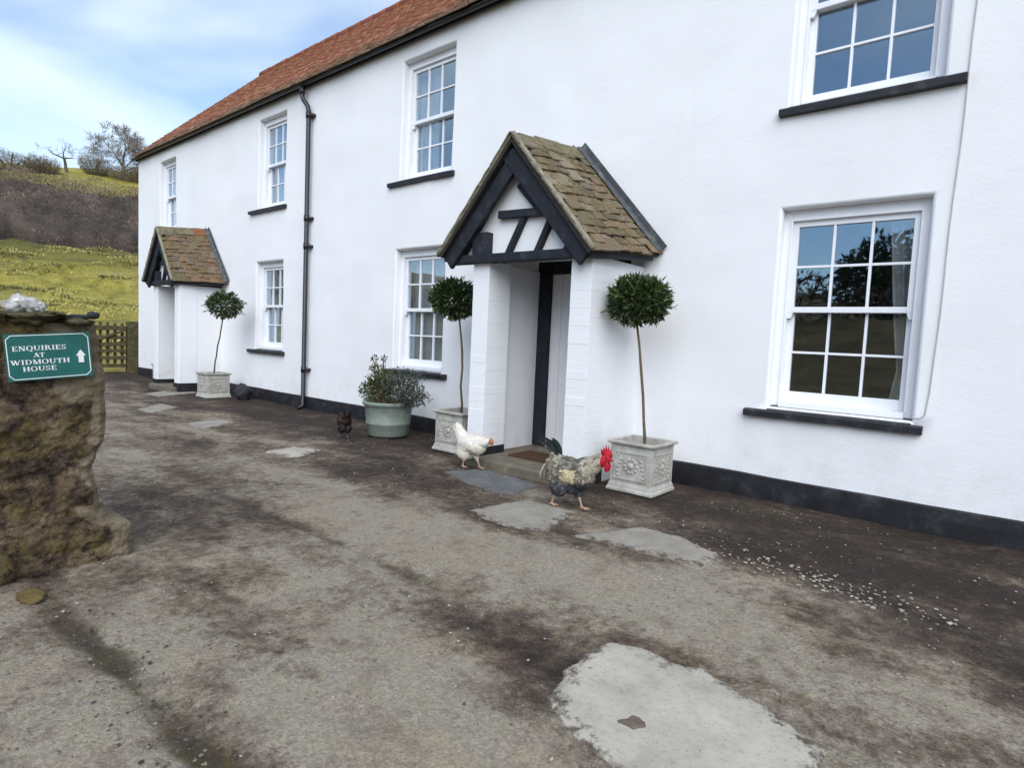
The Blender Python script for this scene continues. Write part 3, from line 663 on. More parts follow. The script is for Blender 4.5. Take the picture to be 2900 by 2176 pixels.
# ------------------------------------------------------------------ porches
def porch(xl, xr, inner, ridge_f, ridge_w, footL, footR, wallL, wallR, yf, door, near, label):
    """xl..xr outer faces of the brick piers; ridge/feet are (x,z) of the roof at the front (y=yf) and at the wall."""
    P = empty('porch', parent=cottage); P['label'] = label
    pw, pd = 0.21, 0.32; py = yf+0.10
    H_ = 1.985 if near else 1.97
    # brick piers, one brick wide, painted
    bc = {}
    for side in (0, 1):
        x0 = xl if side == 0 else xr-pw
        z = 0.0; k = 0; hc = 0.0765
        while z < H_-0.02:
            hh = min(hc, H_-z)
            if near:
                bm = MB(); e = 0.0005
                bm.box(-pw/2, pw/2, 0, pd, e, hh-e)
                key = round(hh, 3)
                if key not in bc:
                    bc[key] = bm.mesh('brick'); bc[key].materials.append(M['brickpaint'])
                if z+hh > 0.17:
                    o = link('brick', bc[key], None, P, 0.002); o.location = (x0+pw/2+random.gauss(0,.0006), py+random.gauss(0,.0007), z); o.rotation_euler = (0, 0, random.gauss(0,.001))
            z += hh; k += 1
        c_ = MB(); e = 0.0015 if near else 0.0
        c_.box(x0+e, x0+pw-e, py+e, py+pd-e, 0.0, H_); c_.build('pier', M['brickpaint'], P, bevel=0.0 if near else 0.012)
        c_ = MB(); c_.box(x0-.012, x0+pw+.012, py-.012, py+pd+.004, -0.02, 0.165); c_.build('pier_base', M['black'], P, bevel=0.008)
        # side wall behind the pier
        c_ = MB()
        if side == 0: c_.box(x0+.02, x0+pw-.10, py+pd-.003, 0.06, -0.02, H_-.002)
        else: c_.box(x0+.10, x0+pw-.006, py+pd-.003, 0.06, -0.02, H_-.002)
        c_.build('side_wall', M['wall'], P, bevel=0.006)
    # doorstep
    c_ = MB(); c_.box(xl+.10, xr-.06, yf-.02, 0.05, -0.03, 0.085); c_.build('doorstep', M['stepstone'], P, bevel=0.018)
    # door in its frame
    dx0, dx1, dz0, dz1 = door
    c_ = MB(); c_.box(dx0-.01, dx0+.165, 0.02, 0.16, 0.06, dz1+.01); c_.box(dx1-.165, dx1+.01, 0.02, 0.16, 0.06, dz1+.01); c_.box(dx0+.165, dx1-.165, 0.022, 0.16, dz1-.13, dz1+.012)
    c_.build('door_frame', M['beam'], P, bevel=0.006)
    c_ = MB(); c_.box(dx0+.165, dx1-.165, 0.075, 0.12, 0.07, dz1-.13)
    a0, a1 = dx0+.165, dx1-.165; wv = (a1-a0)
    for k in range(1, 6): pass
    nb_ = 6
    for k in range(nb_):
        c_.box(a0+wv*k/nb_+.003, a0+wv*(k+1)/nb_-.003, 0.066, 0.08, 0.075, dz1-.135)
    d_ = c_.build('door', M['wood'], P, bevel=0.003)
    # gable: white panel behind black timbers
    rx, rz = ridge_f; lx, lz = footL; qx, qz = footR
    c_ = MB(); c_.prism([(lx+.22, lz+.0), (qx-.10, qz+.0), (rx, rz-.13)], yf+.13, yf+.17); c_.build('gable_panel', M['brickpaint'], P)
    U = lambda u, v: (lx+(qx-lx)*u, lz+(qz-lz)*u+(rz-(lz+qz)/2)*v)      # gable coordinates: u 0..1 across, v 0..1 up
    bw = 0.150
    def barge(p0, p1, name):
        a = Vector(p0); b_ = Vector(p1); d = (b_-a).normalized(); nrm = Vector((-d.y, d.x))
        if nrm.y > 0: nrm = -nrm
        pl = [tuple(a), tuple(b_), tuple(b_+nrm*bw+d*0.10), tuple(a+nrm*bw-d*0.02)]
        c_ = MB(); c_.prism(pl, yf-.005, yf+.04); return c_.build(name, M['beam'], P, bevel=0.005)
    apex = (rx, rz-.105)
    barge((lx+.03, lz-.02), apex, 'barge_board'); 
    a = Vector((qx-.05, qz)); b_ = Vector(apex); d = (b_-a).normalized(); nrm = Vector((-d.y, d.x)); nrm = -nrm if nrm.y > 0 else nrm
    c_ = MB(); c_.prism([tuple(a), tuple(b_), tuple(b_+nrm*bw+d*0.10), tuple(a+nrm*bw-d*0.02)], yf-.012, yf+.035); c_.build('barge_board', M['beam'], P, bevel=0.005)
    def timber(p0, p1, wd, nm='strut', dy=0.0):
        c_ = MB(); c_.bar(p0, p1, wd, yf+.075+dy, yf+.14+dy); return c_.build(nm, M['beam'], P, bevel=0.004)
    s = (qx-lx)/1.81
    ox, oz = rx+3.633*1.0, rz-3.07
    T = lambda x, z: (rx+(x+3.633)*s, lz+(z-2.066)*(rz-lz)/(3.07-2.066))
    c_ = MB(); c_.bar((lx+.05, lz-.045), (qx-.06, qz-.0), 0.08, yf+.03, yf+.145); c_.build('tie_beam', M['beam'], P, bevel=0.005)
    timber(T(-3.86,2.415), T(-3.27,2.395), 0.07, 'collar', -0.012); timber(T(-3.635,2.665), T(-3.40,2.43), 0.055)
    timber(T(-3.565,2.37), T(-3.75,2.04), 0.05); timber(T(-3.245,2.35), T(-3.41,2.03), 0.05); timber(T(-3.02,2.15), T(-3.09,2.02), 0.05)
    c_ = MB(); q0 = T(-4.16,2.265); q1 = T(-3.965,2.02); c_.box(q0[0], q1[0], yf+.045, yf+.13, q1[1], q0[1]); c_.build('corner_block', M['beam'], P, bevel=0.005)
    # roof slopes
    def slope(f_foot, w_foot, sgn):
        A = Vector((f_foot[0], yf-.055, f_foot[1])); B = Vector((w_foot[0], 0.0, w_foot[1])); Cc = Vector((ridge_w[0], 0.0, ridge_w[1])); D_ = Vector((rx, yf-.055, rz))
        nrm = ((B-A).cross(D_-A)).normalized()
        if nrm.z < 0: nrm = -nrm
        deck = MB(); vs = [A, B, Cc, D_]; lo = [v-nrm*.045 for v in vs]; hi = [v-nrm*.012 for v in vs]
        deck.add(lo+hi, [(3,2,1,0),(4,5,6,7),(0,1,5,4),(1,2,6,5),(2,3,7,6),(3,0,4,7)]); deck.build('roof_deck', M['soffit'], P)
        SP = lambda u, v: (A.lerp(B, u)).lerp(D_.lerp(Cc, u), v)         # u front->wall, v eave->ridge
        Ls = ((D_-A).length+(Cc-B).length)/2; Lu = (B-A).length
        rows = int(Ls/0.098); cols = max(4, int(round(Lu/0.165)))
        tm_ = MB(); rr = []
        tile_me = MB(); tw, tl_ = Lu/cols, 0.165
        tile_me.add([(0.002,0,.016),(tw-.002,0,.016),(tw-.002,tl_,.0),(0.002,tl_,.0),(0.002,0,0),(tw-.002,0,0),(tw/2,0.0,.020),(tw/2,tl_,.004),(tw/2,0,.004)],
                    [(0,6,7,3),(6,1,2,7),(4,8,6,0),(8,5,1,6),(4,0,3),(1,5,2)])
        tme = tile_me.mesh('tile'); tme.materials.append(M['porchtile'])
        for r_ in range(rows):
            v = r_*0.098/Ls-0.012; off = 0.5 if r_ % 2 else 0
            for c__ in range(cols+(1 if off else 0)):
                u0 = (c__-off)/cols
                if u0 > 0.99: continue
                o_ = SP(max(u0, -.012), v)
                ex = (SP(max(u0, -.012)+.02, v)-o_).normalized(); ey = (SP(max(u0, -.012), v+.02)-o_).normalized()
                ez = ex.cross(ey).normalized()
                if ez.z < 0: ez = -ez
                ey = (ey-ex*ey.dot(ex)).normalized()
                wd = 1.0
                if off and c__ == 0: wd = 0.5
                if off and c__ == cols: wd = 0.5
                mt = Matrix((ex*wd, ey, ez)).transposed().to_4x4()
                o_ = o_+ez*random.uniform(0,.012)+ey*random.uniform(-.014,.014)
                mt.translation = o_
                mt = mt @ Matrix.Rotation(random.gauss(0,.03), 4, 'X') @ Matrix.Rotation(random.gauss(0,.035), 4, 'Y') @ Matrix.Rotation(random.gauss(0,.02), 4, 'Z')
                if near:
                    ob = link('tile', tme, None, P); ob.matrix_local = mt
                else:
                    tm_.add([mt @ Vector(q) for q in tile_me.v], tile_me.f); rr += [random.random()]*len(tile_me.v)
        if not near:
            me_ = tm_.mesh('tiles'); a_ = me_.attributes.new('rnd','FLOAT','POINT'); a_.data.foreach_set('value', rr)
            ob = link('tiles', me_, M['porchtile2'], P); ob['kind'] = 'stuff'
        # verge bedded in mortar at the front, lead flashing against the wall
        v_ = MB()
        n = 22
        pts = [SP(0.012, k/n*1.0)+nrm*(0.012+.006*fbm(Vector((k*.9, 1, sgn)), 2)) for k in range(n+1)]
        v_.tube(pts, [0.026+.006*fbm(Vector((k*.7, 4, sgn)), 2) for k in range(n+1)], 7); v_.build('verge', M['mortar'], P, True)
        fl = MB(); n = 14; q = []
        for k in range(n+1):
            a_ = SP(0.915, k/n)+nrm*(.034+.003*fbm(Vector((k*.8,2,sgn)),2)); b__ = SP(0.995, k/n)+nrm*.042; c3 = b__+nrm*.055; c3.y = -0.024
            b__.y = -0.02
            q += [a_, b__, c3]
        fl.add(q, [(k*3+j, (k+1)*3+j, (k+1)*3+j+1, k*3+j+1) for k in range(n) for j in range(2)])
        fo = fl.build('flashing', M['lead'], P); sm = fo.modifiers.new('s','SOLIDIFY'); sm.thickness = 0.005; sm.offset = 0
        # eaves fascia under the tile edge
        e_ = MB(); q0, q1 = A.lerp(B, .05)-nrm*.03, A.lerp(B, .93)-nrm*.03
        e_.tube([q0-Vector((sgn*.03,0,.025)), q1-Vector((sgn*.03,0,.025))], 0.03, 4); e_.build('eaves_board', M['beam'], P)
    slope(footL, wallL, -1); slope(footR, wallR, 1)
    # ridge tiles
    n = 3
    for k in range(n):
        a = Vector((rx, yf-.075, rz)).lerp(Vector((ridge_w[0], -.02, ridge_w[1])), k/n); b_ = Vector((rx, yf-.075, rz)).lerp(Vector((ridge_w[0], -.02, ridge_w[1])), (k+1)/n+.01)
        d = (b_-a).normalized(); c_ = MB(); sd_ = Vector((1,0,0)); up = sd_.cross(d)
        if up.z < 0: up = -up
        vs = []; prof = [(-.125,-.105),(-.07,-.045),(-.03,.0),(0,.022),(.03,.0),(.07,-.045),(.125,-.105)]
        dz = 0.012*(k % 2)+random.uniform(-.004,.006)
        for pnt, ex_ in ((a, dz), (b_, dz*.4)):
            for th_ in (0, -.016):
                vs += [pnt+sd_*px_+up*(pz_+th_+ex_) for px_, pz_ in prof]
        k7 = 7; f_ = [(j, j+1, 14+j+1, 14+j) for j in range(6)]+[(7+j+1, 7+j, 21+j, 21+j+1) for j in range(6)]+[(j+1, j, 7+j, 7+j+1) for j in range(6)]+[(14+j, 15+j, 22+j, 21+j) for j in range(6)]+[(0,14,21,7),(6,13,27,20)]
        c_.add(vs, f_); c_.build('ridge_tile', M['ridgeclay'] if (k == n-1 and not near) else M['mortar2'], P)
    return P
M['ridgeclay'] = simple('ridge_clay', (0.22,0.095,0.05), 0.9, 0.35, 9, 0.6, 0.01, 30, 0.2)
M['mortar2'] = simple('lichened_ridge', (0.17,0.145,0.09), 0.9, 0.45, 14, 0.7, 0.012, 35, 0.2, alt=(0.26,0.22,0.13))
porch(-4.18, -2.80, 0.1, (-3.633,3.07), (-3.61,3.20), (-4.53,2.05), (-2.715,1.995), (-4.60,2.12), (-2.64,2.10), -1.0, DOORS[0], True,
      'near porch with mossy tiled gable and black timber struts')
porch(-12.95, -11.72, 0.1, (-12.37,2.995), (-12.33,3.11), (-13.06,2.05), (-11.66,2.02), (-13.2,2.10), (-11.45,2.06), -0.86, DOORS[1], False,
      'far porch with mossy tiles and small black timbered gable')
b = MB()
nn = 12; b.box(-3.80,-3.34,-0.70,-0.36,0.086,0.104)
tag(b.build('doormat', M['mat'], bevel=0.004), 'brown coir doormat on the step inside the near porch', 'doormat')

# ------------------------------------------------------------------ planters and bay trees
def square_planter(loc, s, h, label, rz=0):
    P_ = tag(empty('square_planter', loc, rz), label, 'planter', 'square stone effect planters')
    def ring(lst):
        b = MB(); vs = []
        for hw, z in lst: vs += [(-hw,-hw,z),(hw,-hw,z),(hw,hw,z),(-hw,hw,z)]
        n = len(lst); b.add(vs, [(i*4+j, i*4+(j+1)%4, (i+1)*4+(j+1)%4, (i+1)*4+j) for i in range(n-1) for j in range(4)]+[(3,2,1,0)])
        return b
    a = s/2
    ring([(a,0.0),(a,.022),(a*.955,.034),(a*.945,.05),(a*.925,.062),(a*.90,.075),(a*.905,h*.9),(a*.93,h*.925),(a*.94,h*.93)]).build('body', M['planter'], P_, bevel=0.004)
    b = ring([(a*.94,h*.925),(a*1.02,h*.94),(a*1.03,h*.975),(a*1.01,h),(a*.90,h),(a*.88,h*.985),(a*.87,h*.75)]); b.f.pop(); b.build('rim', M['planter'], P_, bevel=0.003)
    # raised panel moulding and relief on every side
    for q in range(4):
        b = MB(); e = a*.905; k = 0.014; x0, x1, z0_, z1_ = -a*.72, a*.72, h*.24, h*.80
        for c_ in ((x0,x1,z0_,z0_+k),(x0,x1,z1_-k,z1_),(x0,x0+k,z0_+k,z1_-k),(x1-k,x1,z0_+k,z1_-k)):
            b.box(c_[0],c_[1],-e-.008,-e+.01,c_[2],c_[3])
        zc = (z0_+z1_)/2
        for k2 in range(10):
            an = k2*2*math.pi/10; b.ball((math.cos(an)*a*.26, -e-.001, zc+math.sin(an)*a*.26), (a*.085,.010,a*.085), 1, .2, 4, k2)
        b.ball((0,-e,zc), (a*.13,.014,a*.13), 2)
        for sx in (-1,1):
            for k2 in range(4): b.ball((sx*a*(.42+.05*k2), -e, zc+a*(.24-.16*k2)), (a*.075,.009,a*.06), 1, .3, 5, k2+sx)
            for sz in (-1,1): b.ball((sx*a*.55,-e,zc+sz*a*.42), (a*.07,.009,a*.07), 1)
        o = b.build('relief_panel', M['planter'], P_); o.rotation_euler = (0,0,q*math.pi/2)
    b = MB(); b.box(-a*.885,a*.885,-a*.885,a*.885,h*.72,h*.80); b.build('soil', M['soil'], P_)
    return P_
def leaf(b, rv, c, d, up, ln, wd, r, fold=.25):
    d = d.normalized(); s_ = d.cross(up)
    if s_.length < 1e-4: s_ = d.orthogonal()
    s_.normalize(); n_ = s_.cross(d)
    p0 = c; p1 = c+d*ln*.45+n_*ln*.04; p2 = c+d*ln-n_*ln*.06
    b.add([p0, p1+s_*wd*.5+n_*wd*fold, p2, p1-s_*wd*.5+n_*wd*fold, p1], [(0,4,1),(4,2,1),(0,3,4),(4,3,2)]); rv += [r]*5
def rdir():
    while True:
        v = Vector((random.uniform(-1,1),random.uniform(-1,1),random.uniform(-1,1)))
        if 0.05 < v.length < 1: return v.normalized()
def bay_tree(loc, base_z, trunk, crown, cr_, label, n=1900, squash=.80):
    T_ = tag(empty('bay_tree', loc), label, 'bay tree', 'lollipop bay trees in planters')
    b = MB(); k = len(trunk); b.tube(trunk, [0.0135-.003*i/(k-1)+.0008*math.sin(i*2.1) for i in range(k)], 9)
    top = Vector(trunk[-1])
    cc = Vector(crown)
    for i in range(10):
        d = rdir(); d.z = abs(d.z)*.6-.1; e = cc+Vector((d.x*cr_*.75, d.y*cr_*.75, d.z*cr_*.8)); b.tube([top-Vector((0,0,.02)), top.lerp(e,.4)+Vector((0,0,.02)), e], [.007,.005,.002], 5)
    b.build('trunk', M['bark'], T_, True)
    lf = MB(); rv = []
    for i in range(n):
        d = rdir(); rr = cr_*(random.random()**.30)*.93
        lump = 1+.13*fbm(d*2.4+Vector(loc), 2)
        c = cc+Vector((d.x, d.y, d.z*squash))*rr*lump
        dd_ = (d*.9+rdir()*.75+Vector((0,0,.28))).normalized()
        lv = random.random()*.5+(.45 if random.random() < .22 else 0)
        leaf(lf, rv, c, dd_, rdir(), random.uniform(.055,.085), random.uniform(.020,.030), lv)
    for i in range(16):       # stray shoots
        d = rdir(); d.z = d.z*.6+.25; d.normalize()
        for q in range(6): leaf(lf, rv, cc+Vector((d.x, d.y, d.z*squash))*cr_*(.95+.05*q), d+rdir()*.6, rdir(), random.uniform(.04,.065), .017, random.uniform(.6,1))
    for i in range(60):       # sprays of young leaves standing proud
        d = rdir(); c = cc+Vector((d.x, d.y, d.z*squash))*cr_*random.uniform(.92,1.02)
        for q in range(4): leaf(lf, rv, c, (d+rdir()*.55+Vector((0,0,.15))), rdir(), random.uniform(.05,.08), random.uniform(.018,.026), random.uniform(.45,1))
    me_ = lf.mesh('crown'); a_ = me_.attributes.new('rnd','FLOAT','POINT'); a_.data.foreach_set('value', rv)
    link('crown', me_, M['bay'], T_)
    return T_
square_planter((-2.41,-0.56,0.0), 0.43, 0.43, 'square stone planter standing right of the near porch beside the rooster', 0.0)
square_planter((-4.63,-0.53,0.0), 0.45, 0.44, 'square stone planter between the near porch and the round pot', 0.0)
square_planter((-10.77,-0.545,0.0), 0.43, 0.43, 'square stone planter right of the far porch')
square_planter((-13.15,-0.45,0.0), 0.42, 0.43, 'square stone planter half hidden left of the far porch')
bay_tree((-2.39,-0.57,0), .33, [(0.005,0,.31),(0,0,.45),(-.02,0,.60),(-.045,.01,.80),(-.075,.01,1.0),(-.105,.005,1.22),(-.14,0,1.42)], (-.135,0,1.615), .252, 'round headed bay tree on a leaning stem right of the near porch')
bay_tree((-4.64,-0.54,0), .33, [(0,0,.31),(.012,0,.5),(-.02,0,.7),(-.015,.01,.9),(-.03,.01,1.1),(-.05,0,1.28),(-.08,0,1.43)], (-.165,0,1.65), .255, 'round headed bay tree left of the near porch, in front of the lower window')
bay_tree((-10.77,-0.545,0), .33, [(.01,0,.31),(.03,0,.5),(.05,0,.62),(.10,.0,.72),(.14,.0,.9),(.20,.01,1.05),(.27,0,1.2),(.33,0,1.37)], (.39,0,1.60), .272, 'round headed bay tree with a crooked stem right of the far porch', 1200)

# round pot with mixed shrubs
P_ = tag(empty('round_pot', (-5.86,-0.57,0)), 'large round green grey plant pot against the white wall', 'plant pot')
b = MB(); b.lathe([(0.0,0.0),(.235,0),(.25,.02),(.262,.14),(.272,.15),(.272,.165),(.266,.175),(.288,.36),(.30,.372),(.312,.38),(.316,.405),(.31,.42),(.285,.42),(.28,.40),(.272,.33)], 36); b.build('body', M['pot'], P_, True)
b = MB(); b.lathe([(0.0,.36),(.15,.355),(.276,.345)], 24); b.build('soil', M['soil'], P_)
def shrub(loc, blobs, mat, n, ln, label, name='potted_shrub', stems=True):
    S_ = tag(empty(name, loc), label, 'shrub')
    lf = MB(); rv = []; st = MB()
    for (c, r, k) in blobs:
        c = Vector(c)
        for i in range(int(n*k)):
            d = rdir(); q = c+Vector((d.x*r[0], d.y*r[1], d.z*r[2]))*random.random()**.45*(1+.25*fbm(d*2+c, 2))
            leaf(lf, rv, q, d+rdir()*.8+Vector((0,0,.3)), rdir(), random.uniform(.7,1.2)*ln, random.uniform(.35,.55)*ln, random.random()**1.3)
        for i in range(6):
            d = rdir(); e = c+Vector((d.x*r[0]*.7, d.y*r[1]*.7, abs(d.z)*r[2]*.7)); st.tube([(random.uniform(-.08,.08),random.uniform(-.08,.08),.33), Vector((0,0,.4)).lerp(e,.5), e], [.006,.004,.002], 4)
    st.build('stems', M['bark'], S_)
    me_ = lf.mesh('foliage'); a_ = me_.attributes.new('rnd','FLOAT','POINT'); a_.data.foreach_set('value', rv); link('foliage', me_, mat, S_)
    return S_
shrub((-5.92,-0.57,0), [((-.12,0,.56),(.26,.22,.17),1),((-.05,0,.66),(.20,.17,.13),.6),((-.30,0,.50),(.12,.14,.11),.3),((-.20,.0,.80),(.10,.08,.06),.1),((-.25,0,.92),(.035,.035,.03),.03),((-.06,0,.93),(.03,.03,.02),.02)], M['shrub'], 900, .042, 'olive green leafy shrub in the left half of the round pot')
shrub((-5.67,-0.57,0), [((.05,0,.58),(.27,.22,.17),1),((.25,0,.52),(.16,.14,.12),.4),((.42,0,.50),(.10,.09,.09),.15),((.05,0,.74),(.25,.14,.10),.25),((.28,0,.72),(.13,.09,.08),.08)], M['shrub2'], 850, .038, 'grey green shrub spilling from the right half of the round pot')

b = MB(); b.ball((-10.2,-0.30,.12), (.15,.14,.14), 3, .3, 1.6, 3)
tag(b.build('boulder', M['darkrock'], smooth=True), 'dark round boulder at the wall foot beside the far planter', 'boulder')

# ------------------------------------------------------------------ chickens
def chicken(name, blobs, caps, legs, thin, colf, extra, loc, rz, label, cat, group, vox=0.0055, nfeath=900, flen=.04, scale=1.0):
    b = MB()
    for c, r, rot in blobs:
        bm = bmesh.new(); bmesh.ops.create_icosphere(bm, subdivisions=3, radius=1)
        mt = Matrix.Rotation(R(rot), 3, 'Y')
        b.add([Vector(c)+mt @ Vector((v.co.x*r[0], v.co.y*r[1], v.co.z*r[2])) for v in bm.verts], [tuple(v.index for v in f.verts) for f in bm.faces]); bm.free()
    for pts, rad in caps: b.tube(pts, rad, 14)
    for pts, rad in legs: b.tube(pts, rad, 8)
    for pts, rad in thin: b.tube(pts, rad, 7)
    me_ = b.mesh('tmp'); o = bpy.data.objects.new('tmp', me_); COL.objects.link(o)
    rm = o.modifiers.new('r','REMESH'); rm.mode = 'VOXEL'; rm.voxel_size = vox; rm.use_smooth_shade = True
    sm = o.modifiers.new('s','SMOOTH'); sm.iterations = 5; sm.factor = .5
    dg = bpy.context.evaluated_depsgraph_get(); me2 = bpy.data.meshes.new_from_object(o.evaluated_get(dg))
    bpy.data.objects.remove(o); bpy.data.meshes.remove(me_)
    V = [v.co.copy() for v in me2.vertices]; NN = [v.normal.copy() for v in me2.vertices]; F = [tuple(p_.vertices) for p_ in me2.polygons]
    bpy.data.meshes.remove(me2)
    C = [colf(v, 0) for v in V]
    bb = MB(); bb.v = [tuple(v) for v in V]; bb.f = F; nb = len(F)
    body_ids = [i for i, v in enumerate(V) if v.z > extra['zmin'] and v.x < extra['xmax']]
    for i in range(nfeath):                         # overlapping contour feathers
        k = random.choice(body_ids); v, n_ = V[k], NN[k]
        fl = Vector((-1, 0, -.45)) if v.x < extra.get('neck', .1) else Vector((-.75, 0, -.8))
        d = fl-n_*fl.dot(n_)
        if d.length < .25: continue
        d = (d.normalized()+n_*.16+rdir()*.10).normalized(); s_ = d.cross(n_).normalized(); ln = flen*random.uniform(.7,1.2); wd = ln*.42
        c0 = v-n_*.002
        col = colf(v, 1)
        bb.add([c0-s_*wd*.3, c0+s_*wd*.3, c0+d*ln*.6+s_*wd*.5, c0+d*ln, c0+d*ln*.6-s_*wd*.5, c0+d*ln*.55+n_*wd*.2], [(0,1,5),(1,2,5),(2,3,5),(3,4,5),(4,0,5)]); C += [col]*6
    for path, wd, col in extra['plumes']:           # tail plumes and wing quills
        k = len(path); P0 = [Vector(q) for q in path]; side = Vector(extra.get('side', (0,1,0)))
        vs = []; 
        for i, q in enumerate(P0):
            tt = i/(k-1); wv = wd*(math.sin(math.pi*min(1,.15+tt*.85))**.6)
            dirv = (P0[min(i+1,k-1)]-P0[max(i-1,0)]).normalized(); up = side.cross(dirv).normalized()
            vs += [q+up*wv*.5, q+side*wv*.18, q-up*wv*.5]
        bb.add(vs, [(i*3+j, i*3+j+1, (i+1)*3+j+1, (i+1)*3+j) for i in range(k-1) for j in range(2)])
        for i in range(k): C += [tuple(x*random.uniform(.85,1.1) for x in col)]*3
    for poly_, th_, col in extra.get('plates', []):
        n_p = len(poly_); bb.add([(x_, -th_*(.35 if z_ > poly_[0][1]+.03 else 1), z_) for x_, z_ in poly_]+[(x_, th_*(.35 if z_ > poly_[0][1]+.03 else 1), z_) for x_, z_ in poly_], [tuple(range(n_p)), tuple(range(2*n_p-1, n_p-1, -1))]+[(i, n_p+i, n_p+(i+1)%n_p, (i+1)%n_p) for i in range(n_p)]); C += [col]*(2*n_p)
    for c, r, col in extra.get('eyes', []):
        bm = bmesh.new(); bmesh.ops.create_icosphere(bm, subdivisions=2, radius=r)
        bb.add([Vector(c)+v.co for v in bm.verts], [tuple(v.index for v in f.verts) for f in bm.faces]); C += [col]*len(bm.verts); bm.free()
    me3 = bb.mesh(name, True); a_ = me3.color_attributes.new('col','FLOAT_COLOR','POINT')
    flat = []
    for c in C: flat += [c[0], c[1], c[2], 1]
    a_.data.foreach_set('color', flat)
    m, t, p = new_mat(name+'_plumage'); ca = t.nodes.new('ShaderNodeAttribute'); ca.attribute_name = 'col'
    nn_ = noise_n(t, 70, 6, 0.65, stretch=(.5,1,1)); col = mixc(t, ramp(t, nn_, [(.35,.30),(.6,0)]), ca.outputs['Color'], (.35,.33,.30), 'MULTIPLY')
    t.links.new(col, p.inputs['Base Color']); p.inputs['Roughness'].default_value = .7; p.inputs['Specular IOR Level'].default_value = .25
    bump(t, p, nn_, .5, .006)
    o = link(name, me3, m); o.location = loc; o.rotation_euler = (0,0,rz); o.scale = (scale,)*3
    return tag(o, label, cat, group)
def foot(x, y, z=0.006, sp=1.0, yaw=0):
    o = []
    for a in (-28, 0, 28, 180):
        an = R(a+yaw); ln = (.062 if a != 180 else .028)*sp
        o.append(([(x,y,z+.008),(x+math.cos(an)*ln*.5,y+math.sin(an)*ln*.5,z+.007),(x+math.cos(an)*ln,y+math.sin(an)*ln,z+.002)], [.0075,.0065,.0045]))
    return o
RED = (.42,.012,.028)
def rooster_col(v, k):
    x, y, z = v
    n = fbm(v*28, 3); n2 = fbm(v*9+Vector((3,1,2)), 3)
    if z < .088: return (.46,.30,.20)
    if x > .272 and z > .315:
        if x > .355 and .385 < z < .425: return (.40,.30,.16)
        return RED
    if x > .14 and z > .22+.2*(.3-x): c = (.40,.36,.28) if n > -.15 else (.18,.155,.125)     # hackle
    elif -.02 < x-.02 < .09 and .20 < z < .31 and y < -.035: c = (.55,.47,.29) if n > -.3 else (.40,.33,.20)  # pale wing patch
    elif x < -.04 and z > .20+.25*(x+.04)*0: c = (.34,.31,.23) if n > -.1 else (.15,.13,.10)    # saddle
    elif z < .215+.02*n2: c = (.045,.045,.055) if n > -.2 else (.10,.10,.10)
    else: c = (.20,.18,.145) if n > 0 else (.09,.082,.07)
    if x < -.14 and z > .36: c = (.03,.032,.035)
    j = random.uniform(.7,1.25) if k else 1
    return tuple(q*j for q in c)
plumes = []
for i in range(11):
    yy = random.uniform(-.035,.035); s_ = random.uniform(.8,1.15); a = i/10
    col = random.choice([(.020,.030,.030),(.03,.03,.04),(.05,.045,.05),(.012,.04,.045),(.14,.13,.12)])
    pts = []
    for q in range(8):
        tt = q/7; an = R(84+a*34)+tt*R(78+20*a)*1.0
        pts.append((-.095-.03*a+ sum(math.cos(R(84+a*34)+w_/7*R(88)) for w_ in range(q))*.034*s_, yy*(1+tt), .345-.02*a+sum(math.sin(R(84+a*34)+w_/7*R(88)) for w_ in range(q))*.032*s_))
    plumes.append((pts, .034, col))
for i in range(10):    # drooping saddle hackles
    yy = -.075+.15*random.random(); x0 = -.10-.05*random.random()
    plumes.append(([(x0,yy*.6,.34),(x0-.05,yy,.30),(x0-.075,yy*1.15,.24),(x0-.08,yy*1.2,.18)], .018, random.choice([(.36,.32,.24),(.18,.16,.12),(.40,.37,.28),(.05,.06,.07)])))
for i in range(5): plumes.append(([(.10-.01*i,-.094,.28-.012*i),(.04,-.10,.265-.014*i),(-.05,-.098,.245-.014*i),(-.11,-.088,.235-.012*i)], .030, (.13,.115,.09)))
comb = []
COMB = [(.268,.430),(.258,.452),(.252,.480),(.268,.466),(.272,.500),(.284,.474),(.292,.514),(.303,.476),(.313,.508),(.321,.470),(.334,.490),(.337,.458),(.346,.450),(.340,.428)]
